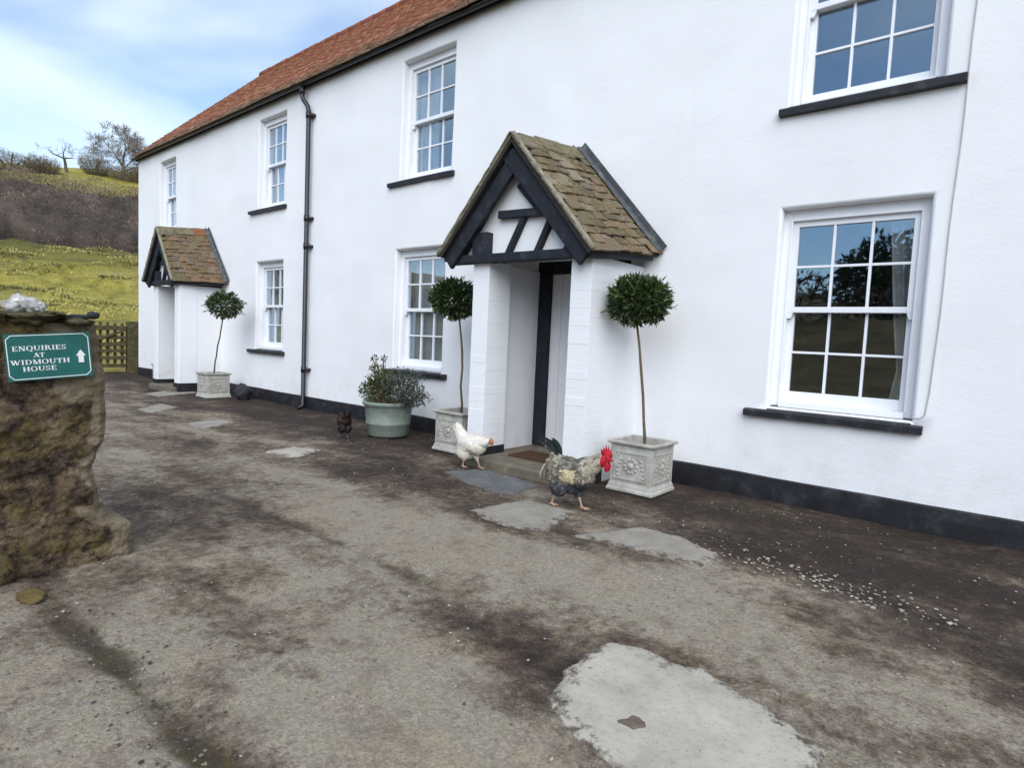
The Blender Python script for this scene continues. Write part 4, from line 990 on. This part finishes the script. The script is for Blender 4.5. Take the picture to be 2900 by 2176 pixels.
chicken('rooster',
  [((.0,0,.275),(.165,.098,.105),8),((.10,0,.265),(.11,.088,.105),-10),((-.10,0,.30),(.10,.072,.075),25),((.30,0,.415),(.038,.027,.030),0),((-.05,-.048,.170),(.075,.050,.088),14),((.05,.05,.170),(.075,.050,.088),-14),((.0,0,.185),(.10,.075,.075),0),((-.10,0,.215),(.07,.055,.07),30),
   ((.312,-.016,.355),(.020,.008,.036),8),((.312,.016,.355),(.020,.008,.036),8),((.02,-.078,.265),(.12,.028,.062),6),((.02,.078,.265),(.12,.028,.062),6)],
  [([(.08,0,.28),(.15,0,.325),(.21,0,.365),(.265,0,.40),(.30,0,.415)], [.100,.082,.063,.045,.030]), ([(-.06,0,.31),(-.13,0,.345),(-.165,0,.375)], [.075,.055,.03])],
  [([(-.07,-.045,.15),(-.090,-.045,.095),(-.105,-.045,.05),(-.118,-.045,.008)], [.034,.017,.0085,.009]), ([(.06,.04,.15),(.075,.03,.095),(.092,.03,.05),(.108,.03,.008)], [.034,.017,.0085,.009])],
  foot(-.118,-.045)+foot(.108,.03)+comb+[([(.325,0,.412),(.345,0,.408),(.365,0,.398)], [.013,.009,.004]), ([(.29,0,.445),(.315,0,.448)], [.009,.009])],
  rooster_col, dict(zmin=.095, xmax=.262, neck=.10, plumes=plumes, plates=[(COMB, .008, RED)], eyes=[((.312,-.027,.422),.0055,(.02,.015,.01)),((.312,.027,.422),.0055,(.02,.015,.01))]),
  (-2.50,-1.52,0.0), R(4), 'grey and cream rooster with red comb strutting past the near doorstep', 'rooster', 'chickens loose in the yard', .005, 3200, .030)
def white_col(v, k):
    x, y, z = v; n = fbm(v*14, 3)
    if z < .085 and abs(x-.02) < .12 and (z < .06 or abs(abs(y)-.04) < .016 and z < .075): return (.42,.27,.19)
    if x > .232 and z > .25:
        if x > .268: return (.42,.24,.10)
        return (.40,.17,.09)
    if x > .19 and n > .05: return (.60,.50,.38)
    c = (.72,.66,.55) if n > -.1 else (.66,.60,.48)
    if z > .24: c = (.75,.70,.63)
    j = random.uniform(.85,1.08) if k else 1
    return tuple(q*j for q in c)
def hen_parts():
    blobs = [((.0,0,.235),(.145,.085,.088),-4),((.08,0,.225),(.095,.078,.085),-18),((-.09,0,.26),(.09,.062,.075),35),((.238,0,.285),(.030,.022,.025),0),((-.06,-.035,.145),(.075,.05,.075),20),((-.06,.035,.145),(.075,.05,.075),20),((.0,-.068,.235),(.11,.024,.055),10),((.0,.068,.235),(.11,.024,.055),10),
             ((.252,-.012,.258),(.010,.005,.014),0),((.252,.012,.258),(.010,.005,.014),0)]
    caps = [([(.06,0,.245),(.12,0,.262),(.18,0,.275),(.235,0,.285)], [.082,.064,.044,.026]), ([(-.08,0,.265),(-.14,0,.315),(-.175,0,.37),(-.185,0,.405)], [.066,.05,.034,.012])]
    legs = [([(-.03,-.042,.13),(-.035,-.042,.085),(-.055,-.042,.045),(-.06,-.042,.008)], [.03,.015,.0085,.009]), ([(.03,.04,.14),(.045,.04,.085),(.07,.04,.045),(.085,.04,.008)], [.03,.015,.0085,.009])]
    thin = foot(-.06,-.042,sp=.85)+foot(.085,.04,sp=.85)+[([(.258,0,.282),(.275,0,.279),(.288,0,.272)], [.010,.007,.003])]+[([(q,0,.300),(q,0,.318+.006*math.sin(q*90))], [.009,.005]) for q in (.222,.234,.246,.257)]
    return blobs, caps, legs, thin
pl = []
for i in range(8):
    yy = (i-3.5)*.012; pl.append(([(-.12,yy*.6,.28),(-.155,yy,.33),(-.18,yy*1.3,.375),(-.19-.008*(i%3),yy*1.4,.415-.008*(i%4))], .036, (.74,.70,.64)))
for i in range(5): pl.append(([(.06-.01*i,-.083,.25-.012*i),(.0,-.09,.24-.013*i),(-.07,-.085,.235-.011*i),(-.12,-.072,.24-.010*i)], .026, (.66,.61,.55)))
chicken('hen', *hen_parts(), white_col, dict(zmin=.10, xmax=.21, neck=.09, plumes=pl, eyes=[((.246,-.022,.290),.0045,(.02,.015,.01)),((.246,.022,.290),.0045,(.02,.015,.01))]),
  (-3.87,-1.16,0.012), R(2), 'white hen with orange face walking beside the near porch step', 'hen', 'chickens loose in the yard', .005, 2200, .026, 1.0)
def dark_col(v, k):
    x, y, z = v; n = fbm(v*14, 3)
    if z < .07 and z < .06: return (.20,.16,.12)
    if x > .222 and z > .245: return (.30,.03,.03)
    c = (.022,.014,.013) if n > -.1 else (.05,.028,.022)
    return tuple(q*(random.uniform(.7,1.4) if k else 1) for q in c)
pl2 = [(p_, w_, (.025,.016,.016)) for p_, w_, c_ in pl]
chicken('hen', *hen_parts(), dark_col, dict(zmin=.10, xmax=.21, neck=.09, plumes=pl2, eyes=[]), (-5.98,-1.12,0.0), R(158), 'dark brown hen in the shade left of the round pot', 'hen', 'chickens loose in the yard', .006, 500, .034, 0.85)

# ------------------------------------------------------------------ stone pillar with the sign
OUT = [(0.0,-4.073),(.095,-4.078),(.170,-4.089),(.20,-4.15),(.225,-4.20),(.296,-4.222),(.412,-4.248),(.495,-4.258),(.555,-4.238),(.614,-4.206),(.749,-4.196),(.942,-4.199),(1.074,-4.22),(1.215,-4.242)]
def out_y(z):
    for (a, ya), (b_, yb) in zip(OUT, OUT[1:]):
        if a <= z <= b_: return ya+(yb-ya)*(z-a)/(b_-a)
    return OUT[0][1] if z < 0 else OUT[-1][1]
pm_ = MB(); av = []; jv = []
NZ, NY = 170, 150
XF = -3.53; YB = -5.35; TOP = 1.215
JT = [0]
def fx(y, z):
    q = Vector((y*3.2, z*4.2, 0)); d_, pts_ = noise.voronoi(q, distance_metric='DISTANCE', exponent=2.5)
    st = min(.25, d_[1]-d_[0])/.25
    dome = .5+.5*fbm(Vector((y*2, z*2, 5)), 3)
    q2 = Vector((y*9+.3*fbm(Vector((y*6,z*6,0)),2), z*11, 3)); d2, _ = noise.voronoi(q2, distance_metric='DISTANCE', exponent=2.5); st2 = min(.22, d2[1]-d2[0])/.22
    JT[0] = 1-st2*sstep(0, .15, st)
    return XF-0.020+0.003*st2*sstep(1.1,.85,z)+0.009*fbm(Vector((y*3, z*3, 1)), 3)+0.016*fbm(Vector((y*16, z*22, 1)), 6)+0.004*fbm(Vector((y*70, z*70, 4)), 2)
rows = []
for j in range(NZ+1):
    z = -0.06+(TOP+.06)*j/NZ; ye = out_y(z)+.010*fbm(Vector((z*9, 1, 1)), 3)
    row = []
    for i in range(NY+1):
        u = (i/NY)**.8; y = YB+(ye-YB)*u
        edge = sstep(.96, 1.0, u)
        row.append(len(pm_.v)); pm_.v.append((fx(y, z)-.03*edge**2, y, z))
        dr = ye-y                                    # bare pale render along the free edge and by the sign
        pale = sstep(.10, .02, dr-.05*fbm(Vector((y*4, z*4, 8)), 3))*sstep(.02,.2,z)*.9
        if z > .80: pale = max(pale, sstep(.30, .10, dr+.10*fbm(Vector((y*5, z*5, 3)), 3))*.75*sstep(.78,.88,z))
        if z < .30: pale = max(pale, sstep(.16, .06, dr+.05*fbm(Vector((y*6, z*6, 3)), 3))*.7)
        av.append(pale); jv.append(JT[0]*sstep(1.1,.85,z))
    rows.append(row)
for j in range(NZ):
    for i in range(NY): pm_.f.append((rows[j][i], rows[j][i+1], rows[j+1][i+1], rows[j+1][i]))
def side_strip(front_ids, depth):
    n0 = len(pm_.v)
    for k in front_ids:
        x, y, z = pm_.v[k]; pm_.v.append((XF-depth, y, z)); av.append(.2)
    return [n0+i for i in range(len(front_ids))]
for ids, flip in (([r[-1] for r in rows], 0), ([r[0] for r in rows], 1), (rows[-1], 1)):
    bk = side_strip(ids, .50)
    for i in range(len(ids)-1): pm_.f.append((ids[i], bk[i], bk[i+1], ids[i+1]) if not flip else (ids[i], ids[i+1], bk[i+1], bk[i]))
bks = []
for r in (0, 1):
    n0 = len(pm_.v)
    for row in rows:
        x, y, z = pm_.v[row[-1] if r == 0 else row[0]]; pm_.v.append((XF-.5, y, z)); av.append(0)
    bks.append(n0)
for j in range(NZ): pm_.f.append((bks[0]+j, bks[1]+j, bks[1]+j+1, bks[0]+j+1))
me_ = pm_.mesh('stone_pillar', True); a_ = me_.attributes.new('pale','FLOAT','POINT'); a_.data.foreach_set('value', av)
jv += [0]*(len(av)-len(jv)); a_ = me_.attributes.new('joint','FLOAT','POINT'); a_.data.foreach_set('value', jv)
m, t, p = new_mat('rough_pillar_stone')
a_ = t.nodes.new('ShaderNodeAttribute'); a_.attribute_name = 'pale'
n1_ = noise_n(t, 6, 6, 0.72); n2_ = noise_n(t, 19, 5, 0.75); n3_ = noise_n(t, 70, 4, 0.75); n4_ = noise_n(t, 3.5, 5, 0.7)
c = ramp(t, n1_, [(.36,(.022,.015,.013)),(.44,(.060,.041,.030)),(.52,(.125,.086,.055)),(.62,(.21,.15,.092))])
c = mixc(t, ramp(t, n4_, [(.48,0),(.58,.65)]), c, (.125,.095,.030))
c = mixc(t, ramp(t, n2_, [(.36,.85),(.47,0)]), c, (.018,.014,.014))
aj = t.nodes.new('ShaderNodeAttribute'); aj.attribute_name = 'joint'
c = mixc(t, ramp(t, mth(t, 'ADD', aj.outputs['Fac'], mth(t, 'MULTIPLY', mth(t, 'SUBTRACT', n2_, .5), .8)), [(.6,0),(.95,.35)]), c, (.028,.021,.014))
pf = mth(t, 'ADD', a_.outputs['Fac'], mth(t, 'MULTIPLY', mth(t, 'SUBTRACT', n2_, .5), .9))
pc = ramp(t, n1_, [(.3,(.15,.115,.072)),(.55,(.23,.185,.125)),(.75,(.30,.25,.18))])
c = mixc(t, ramp(t, pf, [(.25,0),(.45,.95)]), c, pc)
c = mixc(t, ramp(t, n3_, [(.60,0),(.68,.45)]), c, (.27,.25,.21))
t.links.new(c, p.inputs['Base Color']); p.inputs['Roughness'].default_value = .92; p.inputs['Specular IOR Level'].default_value = .15
bump(t, p, mth(t, 'ADD', n2_, mth(t, 'MULTIPLY', n3_, .5)), .9, .025)
pillar = tag(link('stone_pillar', me_, m), 'rough brown stone gate pillar with patches of pale render, carrying the green sign', 'pillar')
b = MB()
for k, (y, sy, sz, dz) in enumerate([(-4.33,.10,.030,.0),(-4.50,.12,.040,.008),(-4.68,.13,.045,.01),(-4.88,.14,.04,.0),(-5.12,.18,.045,.0),(-4.42,.07,.02,.03)]):
    b.ball((XF-.20+.02*math.sin(k*3), y, TOP+.008+dz), (.26,sy,sz), 3, .35, 2.6, k)
b.build('capping', M['capmoss'], pillar, True)
b = MB(); b.ball((XF-.02,-4.66,.04), (.07,.09,.09), 3, .3, 3, 4); b.build('foot_stone', m, pillar, True)
for (q, lab) in (([((-3.62,-4.560,1.282),(.045,.036,.034)),((-3.60,-4.50,1.295),(.05,.042,.040)),((-3.62,-4.535,1.315),(.04,.035,.028)),((-3.58,-4.47,1.283),(.035,.03,.028))], 'lump of white quartz rock sitting on top of the stone pillar'),):
    b = MB()
    for k, (c, r) in enumerate(q): b.ball(c, r, 3, .45, 2.4, k+2)
    tag(b.build('white_rock', M['whiterock'], smooth=True), lab, 'rock')
b = MB(); b.ball((-3.27,-4.57,.0), (.085,.05,.022), 3, .3, 3.2, 9)
M['ochrerock'] = simple('ochre_lichened_stone', (.16,.12,.05), .9, .4, 9, .7, .02, 30, .1, alt=(.24,.19,.09))
tag(b.build('kerb_stone', M['ochrerock'], smooth=True), 'small ochre lichened stone at the foot of the stone pillar', 'stone')
b = MB(); b.ball((-3.60,-4.245,1.262), (.03,.028,.022), 2, .4, 3, 6); b.ball((-3.62,-4.30,1.25), (.05,.05,.015), 2, .4, 3, 8)
tag(b.build('dark_pebble', M['darkrock'], smooth=True), 'small dark pebble on the right edge of the pillar top', 'stone')

# the sign: local x = across, y = up
SW, SH = 0.330, 0.218
sg = tag(empty('sign'), 'small green sign with white lettering and an up arrow fixed to the stone pillar', 'sign')
ct = Vector((XF+.022, -4.442, 1.058)); rot = R(4.6)
ax = Vector((0.02, math.cos(rot), math.sin(rot))).normalized(); ay = Vector((0, -math.sin(rot), math.cos(rot))); az = ax.cross(ay).normalized()
mt = Matrix((ax, ay, az)).transposed().to_4x4(); mt.translation = ct; sg.matrix_world = mt
def flat(polys, z0_, z1_):
    b = MB()
    for pl_ in polys:
        n = len(pl_); ar = sum(pl_[i][0]*pl_[(i+1)%n][1]-pl_[(i+1)%n][0]*pl_[i][1] for i in range(n))
        if ar < 0: pl_ = pl_[::-1]
        b.add([(x, y, z0_) for x, y in pl_]+[(x, y, z1_) for x, y in pl_], [tuple(range(n-1,-1,-1)), tuple(range(n,2*n))]+[(i,(i+1)%n,n+(i+1)%n,n+i) for i in range(n)])
    return b
flat([[(-SW/2,-SH/2),(SW/2,-SH/2),(SW/2,SH/2),(-SW/2,SH/2)]], -.006, 0).build('board', M['signgreen'], sg)
def strokeq(pts, wd):
    o = []
    for (x0, y0_), (x1, y1_) in zip(pts, pts[1:]):
        d = Vector((x1-x0, y1_-y0_)); 
        if d.length < 1e-9: continue
        n_ = Vector((-d.y, d.x)).normalized()*wd/2; e = d.normalized()*wd*.12
        o.append([(x0-n_.x-e.x,y0_-n_.y-e.y),(x1-n_.x+e.x,y1_-n_.y+e.y),(x1+n_.x+e.x,y1_+n_.y+e.y),(x0+n_.x-e.x,y0_+n_.y-e.y)])
    return o
e = 0.008; c_ = 0.018; hx, hy = SW/2-e, SH/2-e
bord = [(-hx+c_,-hy),(hx-c_,-hy),(hx,-hy+c_),(hx,hy-c_),(hx-c_,hy),(-hx+c_,hy),(-hx,hy-c_),(-hx,-hy+c_),(-hx+c_,-hy)]
flat(strokeq(bord, .0035), .0002, .0012).build('border', M['signwhite'], sg)
TK, TN, SF = .20, .085, .07      # thick stem, thin stroke, serif
def rect(x0, x1, y0_, y1_): return [(x0,y0_),(x1,y0_),(x1,y1_),(x0,y1_)]
def stem(x, w_=TK, y0_=0, y1_=1): return [rect(x-w_/2,x+w_/2,y0_,y1_)]
def serif(x, y, w_): return [rect(x-w_/2, x+w_/2, y, y+SF) if y < .5 else rect(x-w_/2, x+w_/2, y-SF, y)]
def arcq(cx_, cy_, rx_, ry_, a0, a1, n=14, tk=TK, tn=TN):
    o = []; pr = None
    for i in range(n+1):
        a = R(a0+(a1-a0)*i/n); wv = (tn+(tk-tn)*abs(math.cos(a))**1.5)/1
        pi_ = (cx_+(rx_-wv)*math.cos(a), cy_+(ry_-wv*.8)*math.sin(a)); po = (cx_+rx_*math.cos(a), cy_+ry_*math.sin(a))
        if pr: o.append([pr[0], pi_, po, pr[1]])
        pr = (pi_, po)
    return o
def diag(x0, y0_, x1, y1_, w_): return [[(x0-w_/2,y0_),(x0+w_/2,y0_),(x1+w_/2,y1_),(x1-w_/2,y1_)]]
GL = {
 'E': (.80, stem(.2)+serif(.2,0,.34)+serif(.2,1,.34)+[rect(.2,.74,0,TN),rect(.2,.72,1-TN,1),rect(.2,.56,.46,.46+TN),rect(.66,.74,0,.26),rect(.64,.72,.74,1),rect(.50,.56,.38,.62)]),
 'N': (.98, stem(.17,.10)+stem(.82,.10)+diag(.20,1,.78,0,.24)+serif(.17,0,.30)+serif(.82,1,.30)+serif(.15,1,.22)),
 'Q': (.98, arcq(.48,.5,.46,.53,0,360,26)+[[(.42,.02),(.60,.05),(.92,-.20),(.74,-.22)]]),
 'U': (.94, stem(.19,TK,.33,1)+stem(.77,.10,.33,1)+arcq(.455,.36,.365,.38,180,360,14,.15)+serif(.19,1,.36)+serif(.77,1,.30)),
 'I': (.46, stem(.22)+serif(.22,0,.38)+serif(.22,1,.38)),
 'R': (.94, stem(.2)+serif(.2,0,.36)+serif(.15,1,.28)+arcq(.40,.745,.33,.255,-90,90,10)+[rect(.2,.42,1-TN,1),rect(.2,.42,.49,.49+TN)]+[[(.42,.50),(.62,.50),(.95,0),(.70,0)]]),
 'S': (.72, arcq(.34,.745,.30,.255,15,270,14,.15,.09)+arcq(.34,.27,.32,.27,-165,90,14,.17,.10)+[rect(.57,.63,.72,1),rect(.03,.09,0,.28)]),
 'A': (.92, diag(.12,0,.44,1,.09)+diag(.80,0,.46,1,.24)+[rect(.26,.66,.30,.30+TN)]+serif(.12,0,.26)+serif(.80,0,.34)),
 'T': (.84, stem(.42)+serif(.42,0,.38)+[rect(.04,.80,1-TN,1),rect(.04,.10,.70,1),rect(.74,.80,.70,1)]),
 'W': (1.28, diag(.12,1,.38,0,.22)+diag(.40,0,.60,.95,.09)+diag(.56,1,.86,0,.22)+diag(.88,0,1.14,1,.09)+serif(.12,1,.34)+serif(1.14,1,.28)+serif(.58,1,.30)),
 'D': (.96, stem(.2)+serif(.15,0,.28)+serif(.15,1,.28)+arcq(.38,.5,.53,.5,-90,90,14)+[rect(.2,.40,0,TN),rect(.2,.40,1-TN,1)]),
 'M': (1.14, stem(.16,.09)+stem(.96,.19)+diag(.20,1,.52,0,.22)+diag(.54,0,.88,1,.09)+serif(.16,0,.28)+serif(.96,0,.34)+serif(.14,1,.26)+serif(.98,1,.28)),
 'O': (.98, arcq(.48,.5,.46,.53,0,360,26)),
 'H': (1.0, stem(.2)+stem(.78)+[rect(.2,.78,.46,.46+TN)]+serif(.2,0,.36)+serif(.2,1,.36)+serif(.78,0,.36)+serif(.78,1,.36))}
def text(s_, xc, y, h, width):
    tot = sum(GL[ch][0]+.06 for ch in s_); kx = width/tot; x = xc-width/2; polys = []
    for ch in s_:
        for q in GL[ch][1]: polys.append([(x+a*kx, y+b_*h) for a, b_ in q])
        x += (GL[ch][0]+.06)*kx
    b = MB()
    for i, q in enumerate(polys):
        b.add([(px_, py_, .0004+.00003*(i % 9)+.0006) for px_, py_ in q], [tuple(range(len(q)))])
    b.build('lettering', M['signwhite'], sg)
LH = .0205
text('ENQUIRIES', -.035, .030, LH*1.08, .207); text('AT', -.040, -.002, LH, .044); text('WIDMOUTH', -.035, -.034, LH*1.05, .226); text('HOUSE', -.042, -.066, LH*1.05, .130)
xa_, ya_ = .122, -.012
flat([[(xa_-.011,ya_-.027),(xa_+.011,ya_-.027),(xa_+.011,ya_+.006),(xa_-.011,ya_+.006)],[(xa_-.020,ya_+.006),(xa_+.020,ya_+.006),(xa_,ya_+.036)]], .0002, .0012).build('arrow', M['signwhite'], sg)

# ------------------------------------------------------------------ wooden gate by the house corner
GX = -17.6
gt = tag(empty('wooden_gate', (GX,-1.0,0)), 'weathered wooden field gate between the pillar and the house corner', 'gate')
def gbox(nm, y0_, y1_, z0_, z1_, x0=-.03, x1=.03):
    b = MB(); b.box(x0, x1, y0_+1, y1_+1, z0_, z1_); return b.build(nm, M['gatewood'], gt, bevel=.006)
gbox('gate_post', .22, .46, -.3, 1.27, -.12, .12)
for z, h in ((1.02,.12),(.80,.085),(.62,.085),(.46,.085),(.28,.085),(.08,.085)): gbox('rail', -2.4, .20, z, z+h)
for y in (-1.9,-1.3,-.75,-.52,-.36,-.2,-.04,.12): gbox('picket', y-.035, y+.035, .10, 1.19+random.uniform(-.03,.04), -.055, -.031)
b = MB(); b.tube([(.04,-1.2,.12),(.04,1.15,1.02)], .04, 4); b.build('brace', M['gatewood'], gt)
gbox('gate_post', -2.75, -2.5, -.3, 1.3, -.12, .12)

# ------------------------------------------------------------------ far hillside: thicket, bushes, trees, grass
def ground(x, y): return terrain_h(x, y)
def at_d(d, s):       # a point d metres out along the view up the valley, s metres across it
    return (-.973*d+.233*s, .233*d-5.2+.973*s)
def hfront(s_): return 1.6*fbm(Vector((s_*.33, 7, 0)), 4)
lf = MB(); rv = []
for i in range(120000):
    s_ = random.uniform(-14, 26); d = 56.3+11.8*random.random()**.8 if i % 12 else 53.0+4*random.random()**.6
    d += hfront(s_)*sstep(66, 58, d); x, y = at_d(d, s_); g_ = ground(x, y)
    top = (2.4+.85*sstep(57, 62, d))*(1+.18*fbm(Vector((s_*.45, d*.45, 0)), 4))*(1 if i % 12 else .35)
    lo_ = .35*sstep(57.5, 60, d)-.02; z = g_+top*(lo_+(1.06-lo_)*random.random()**.8)
    dd_ = rdir(); dd_.z = abs(dd_.z)+.5
    ln = random.uniform(.10,.28)
    lv = random.random()*.36+.55*(.38+.6*fbm(Vector((s_*.45, z*.6, 2)), 4))-.10+.3*((z-g_)/max(.1,top))**3  # paler towards the top: new twigs, with sunlight put into the colour
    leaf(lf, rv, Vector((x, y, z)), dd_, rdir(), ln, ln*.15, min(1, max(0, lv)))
base = MB(); nS, nD = 260, 44
for j in range(nD+1):
    for i in range(nS+1):
        s_ = -15+42*i/nS; d = 56.8+11.5*j/nD; d += hfront(s_)*sstep(66, 58, d); x, y = at_d(d, s_)
        h_ = (2.4+.85*sstep(57, 62, d))*(1+.18*fbm(Vector((s_*.45, d*.45, 0)), 4))*math.sin(math.pi*j/nD)**.22-(.6 if j in (0, nD) else 0)
        base.v.append((x, y, ground(x, y)+h_*.82+.40*fbm(Vector((s_*1.1, d*1.1, 3)), 5)))
base.f = [(j*(nS+1)+i, j*(nS+1)+i+1, (j+1)*(nS+1)+i+1, (j+1)*(nS+1)+i) for j in range(nD) for i in range(nS)]
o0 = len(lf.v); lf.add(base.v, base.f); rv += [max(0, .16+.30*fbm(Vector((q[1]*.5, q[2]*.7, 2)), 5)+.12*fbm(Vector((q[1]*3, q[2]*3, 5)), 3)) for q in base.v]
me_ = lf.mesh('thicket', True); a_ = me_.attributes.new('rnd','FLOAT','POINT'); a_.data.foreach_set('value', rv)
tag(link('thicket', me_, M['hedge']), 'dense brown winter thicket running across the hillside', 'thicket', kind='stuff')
def bush(loc, r, label, n=9000, mat='bush', lf_=.13, group='bushes on the hill crest'):
    B_ = tag(empty('bush', loc), label, 'bush', group)
    lf = MB(); rv = []; st = MB()
    for i in range(n):
        d = rdir(); q = Vector((d.x*r[0], d.y*r[1], (d.z*.5+.5)*r[2]*1.0))*(random.random()**.35)*(1+.3*fbm(d*1.8+Vector(loc), 3))
        q.z = max(q.z, .05)
        leaf(lf, rv, q, d+Vector((0,0,.6))+rdir()*.6, rdir(), random.uniform(.6,1.3)*lf_, lf_*.35, random.random())
    for i in range(7):
        d = rdir(); st.tube([(0,0,-.2),(d.x*r[0]*.35,d.y*r[1]*.35,r[2]*.45),(d.x*r[0]*.7,d.y*r[1]*.7,r[2]*.8)], [.09,.06,.02], 5)
    st.build('stems', M['treebark'], B_)
    me_ = lf.mesh('foliage'); a_ = me_.attributes.new('rnd','FLOAT','POINT'); a_.data.foreach_set('value', rv); link('foliage', me_, M[mat], B_)
def onhill(x, y, k=0): return (x, y, ground(x, y)-.1+k)
bush(onhill(-82.4,9.4), (2.2,2.4,2.1), 'brownish bush on the hill crest at the far left edge')
bush(onhill(-82.0,12.0), (1.5,1.6,1.9), 'brownish bush on the crest left of the small bare tree')
bush(onhill(-83.5,17.3), (1.5,1.6,2.6), 'green brown bush on the crest between the two trees', mat='bush')
bush(onhill(-81.5,20.2), (2.4,2.2,1.7), 'low brown bush under the big crest tree')
bush(onhill(-81.0,22.6), (2.4,2.2,1.6), 'low brown bush on the crest just left of the house corner')
def tree(loc, seed, height, spread_, label, twigs, lean, levels=5, first=.3, twl=.5, dens=3):
    rs = random.Random(seed)
    T_ = tag(empty('bare_tree', loc), label, 'tree', 'trees on the hill crest')
    b = MB(); lf = MB(); rv = []
    def rd():
        while True:
            v = Vector((rs.uniform(-1,1),rs.uniform(-1,1),rs.uniform(-1,1)))
            if .1 < v.length < 1: return v.normalized()
    def grow(p, d, ln, r, lev):
        pts = [p]; rad = [r]; q = p.copy(); dd_ = d.copy(); n = 4
        for i in range(n):
            dd_ = (dd_+rd()*.22+Vector((0,0,.05))).normalized(); q = q+dd_*ln/n; pts.append(q.copy()); rad.append(r*(1-.42*(i+1)/n))
        b.tube(pts, rad, 7 if lev < 2 else 4, False)
        if lev >= levels:
            for k in range(twigs):
                a = pts[rs.randint(1, n)]; td = (dd_+rd()*1.0+Vector((0,0,.15))).normalized(); l_ = twl*rs.uniform(.5,1.3)
                leaf(lf, rv, a, td, rd(), l_, l_*.075, rs.random(), 0)
            return
        for k in range(dens if lev > 0 else dens+1):
            a = pts[rs.randint(2, n)] if k else pts[-1]
            nd = (dd_*.75+rd()*(.75 if lev else .95)*Vector((spread_,spread_,.55)).length/1.5); nd.x *= spread_; nd.y *= spread_; nd.z += .12
            grow(a, nd.normalized(), ln*rs.uniform(.62,.85), rad[-1]*rs.uniform(.6,.85), lev+1)
    grow(Vector((0,0,-.2)), Vector(lean).normalized(), height*first, height*.032, 0)
    b.build('trunk', M['treebark'], T_, True)
    me_ = lf.mesh('crown'); a_ = me_.attributes.new('rnd','FLOAT','POINT'); a_.data.foreach_set('value', rv); link('crown', me_, M['twig'], T_)
tree(onhill(-84.3,14.7), 5, 6.6, 1.7, 'small bare wind bent tree standing alone on the hill crest', 7, (.0,-.1,1), 4, .27, .55, 2)
tree(onhill(-82.6,19.9), 11, 8.6, 1.4, 'large bare twiggy tree on the crest beside the roof', 12, (.0,-.05,1), 5, .27, .75, 3)
# rough tussocks on the near field
lf = MB(); rv = []
for i in range(16000):
    d = 21+36*random.random()**.8; s_ = random.uniform(-11, 9)*(.4+d/50); x, y = at_d(d, s_)
    if fbm(Vector((x*.25, y*.25, 6)), 3) < -.05: continue
    g_ = ground(x, y); cl = fbm(Vector((x*.35, y*.13, 9)), 4); lv = random.random()*.5+.5 if cl < .12 else random.random()*.18
    for k in range(3 if cl < .12 else 5):
        dd_ = rdir(); dd_.z = abs(dd_.z)+.5; ln = random.uniform(.08,.24); leaf(lf, rv, Vector((x+random.gauss(0,.08), y+random.gauss(0,.08), g_-.02)), dd_, rdir(), ln, ln*.35, min(1,max(0,lv+random.uniform(-.2,.2))), .1)
me_ = lf.mesh('grass'); a_ = me_.attributes.new('rnd','FLOAT','POINT'); a_.data.foreach_set('value', rv)
tag(link('grass', me_, M['grass']), 'rough yellow green grass tussocks on the hillside field', 'grass', kind='stuff')
# what the window panes mirror: hedge bank and evergreens behind the camera
lf = MB(); rv = []
for i in range(7000):
    x = random.uniform(-40, 14); y = -22-4*random.random(); g_ = ground(x, y)
    leaf(lf, rv, Vector((x, y, g_+random.random()*1.3*(1+.5*fbm(Vector((x*.2, 0, 0)), 2)))), rdir()+Vector((0,0,.6)), rdir(), random.uniform(.25,.5), .12, random.random())
me_ = lf.mesh('hedgerow'); a_ = me_.attributes.new('rnd','FLOAT','POINT'); a_.data.foreach_set('value', rv)
tag(link('hedgerow', me_, M['hedge']), 'brown hedgerow on the bank across the yard, mirrored in the window panes', 'hedge', kind='stuff')
def evergreen(loc, r, h, label, n):
    E_ = tag(empty('evergreen_tree', loc), label, 'tree', 'evergreens across the yard')
    b = MB(); b.tube([(0,0,-.3),(.05,0,h*.4),(0,.1,h*.9)], [.2,.14,.03], 8); b.build('trunk', M['treebark'], E_, True)
    lf = MB(); rv = []
    for i in range(n):
        d = rdir(); q = Vector((d.x*r, d.y*r, h*.55+d.z*h*.45))*1.0; k = random.random()**.4*(1+.3*fbm(d*2+Vector(loc), 3)); q = Vector((q.x*k, q.y*k, h*.55+(q.z-h*.55)*k))
        leaf(lf, rv, q, d+rdir(), rdir(), random.uniform(.25,.45), .16, random.random())
    me_ = lf.mesh('crown'); a_ = me_.attributes.new('rnd','FLOAT','POINT'); a_.data.foreach_set('value', rv); link('crown', me_, M['evergreen'], E_)
evergreen((-4.6,-25.5,ground(-4.6,-25.5)), 2.2, 3.9, 'dark evergreen tree mirrored in the large lower window, left hand of the two', 2600)
evergreen((-1.6,-27.0,ground(-1.6,-27)), 2.2, 3.6, 'dark evergreen tree mirrored in the large lower window, right hand of the two', 2200)
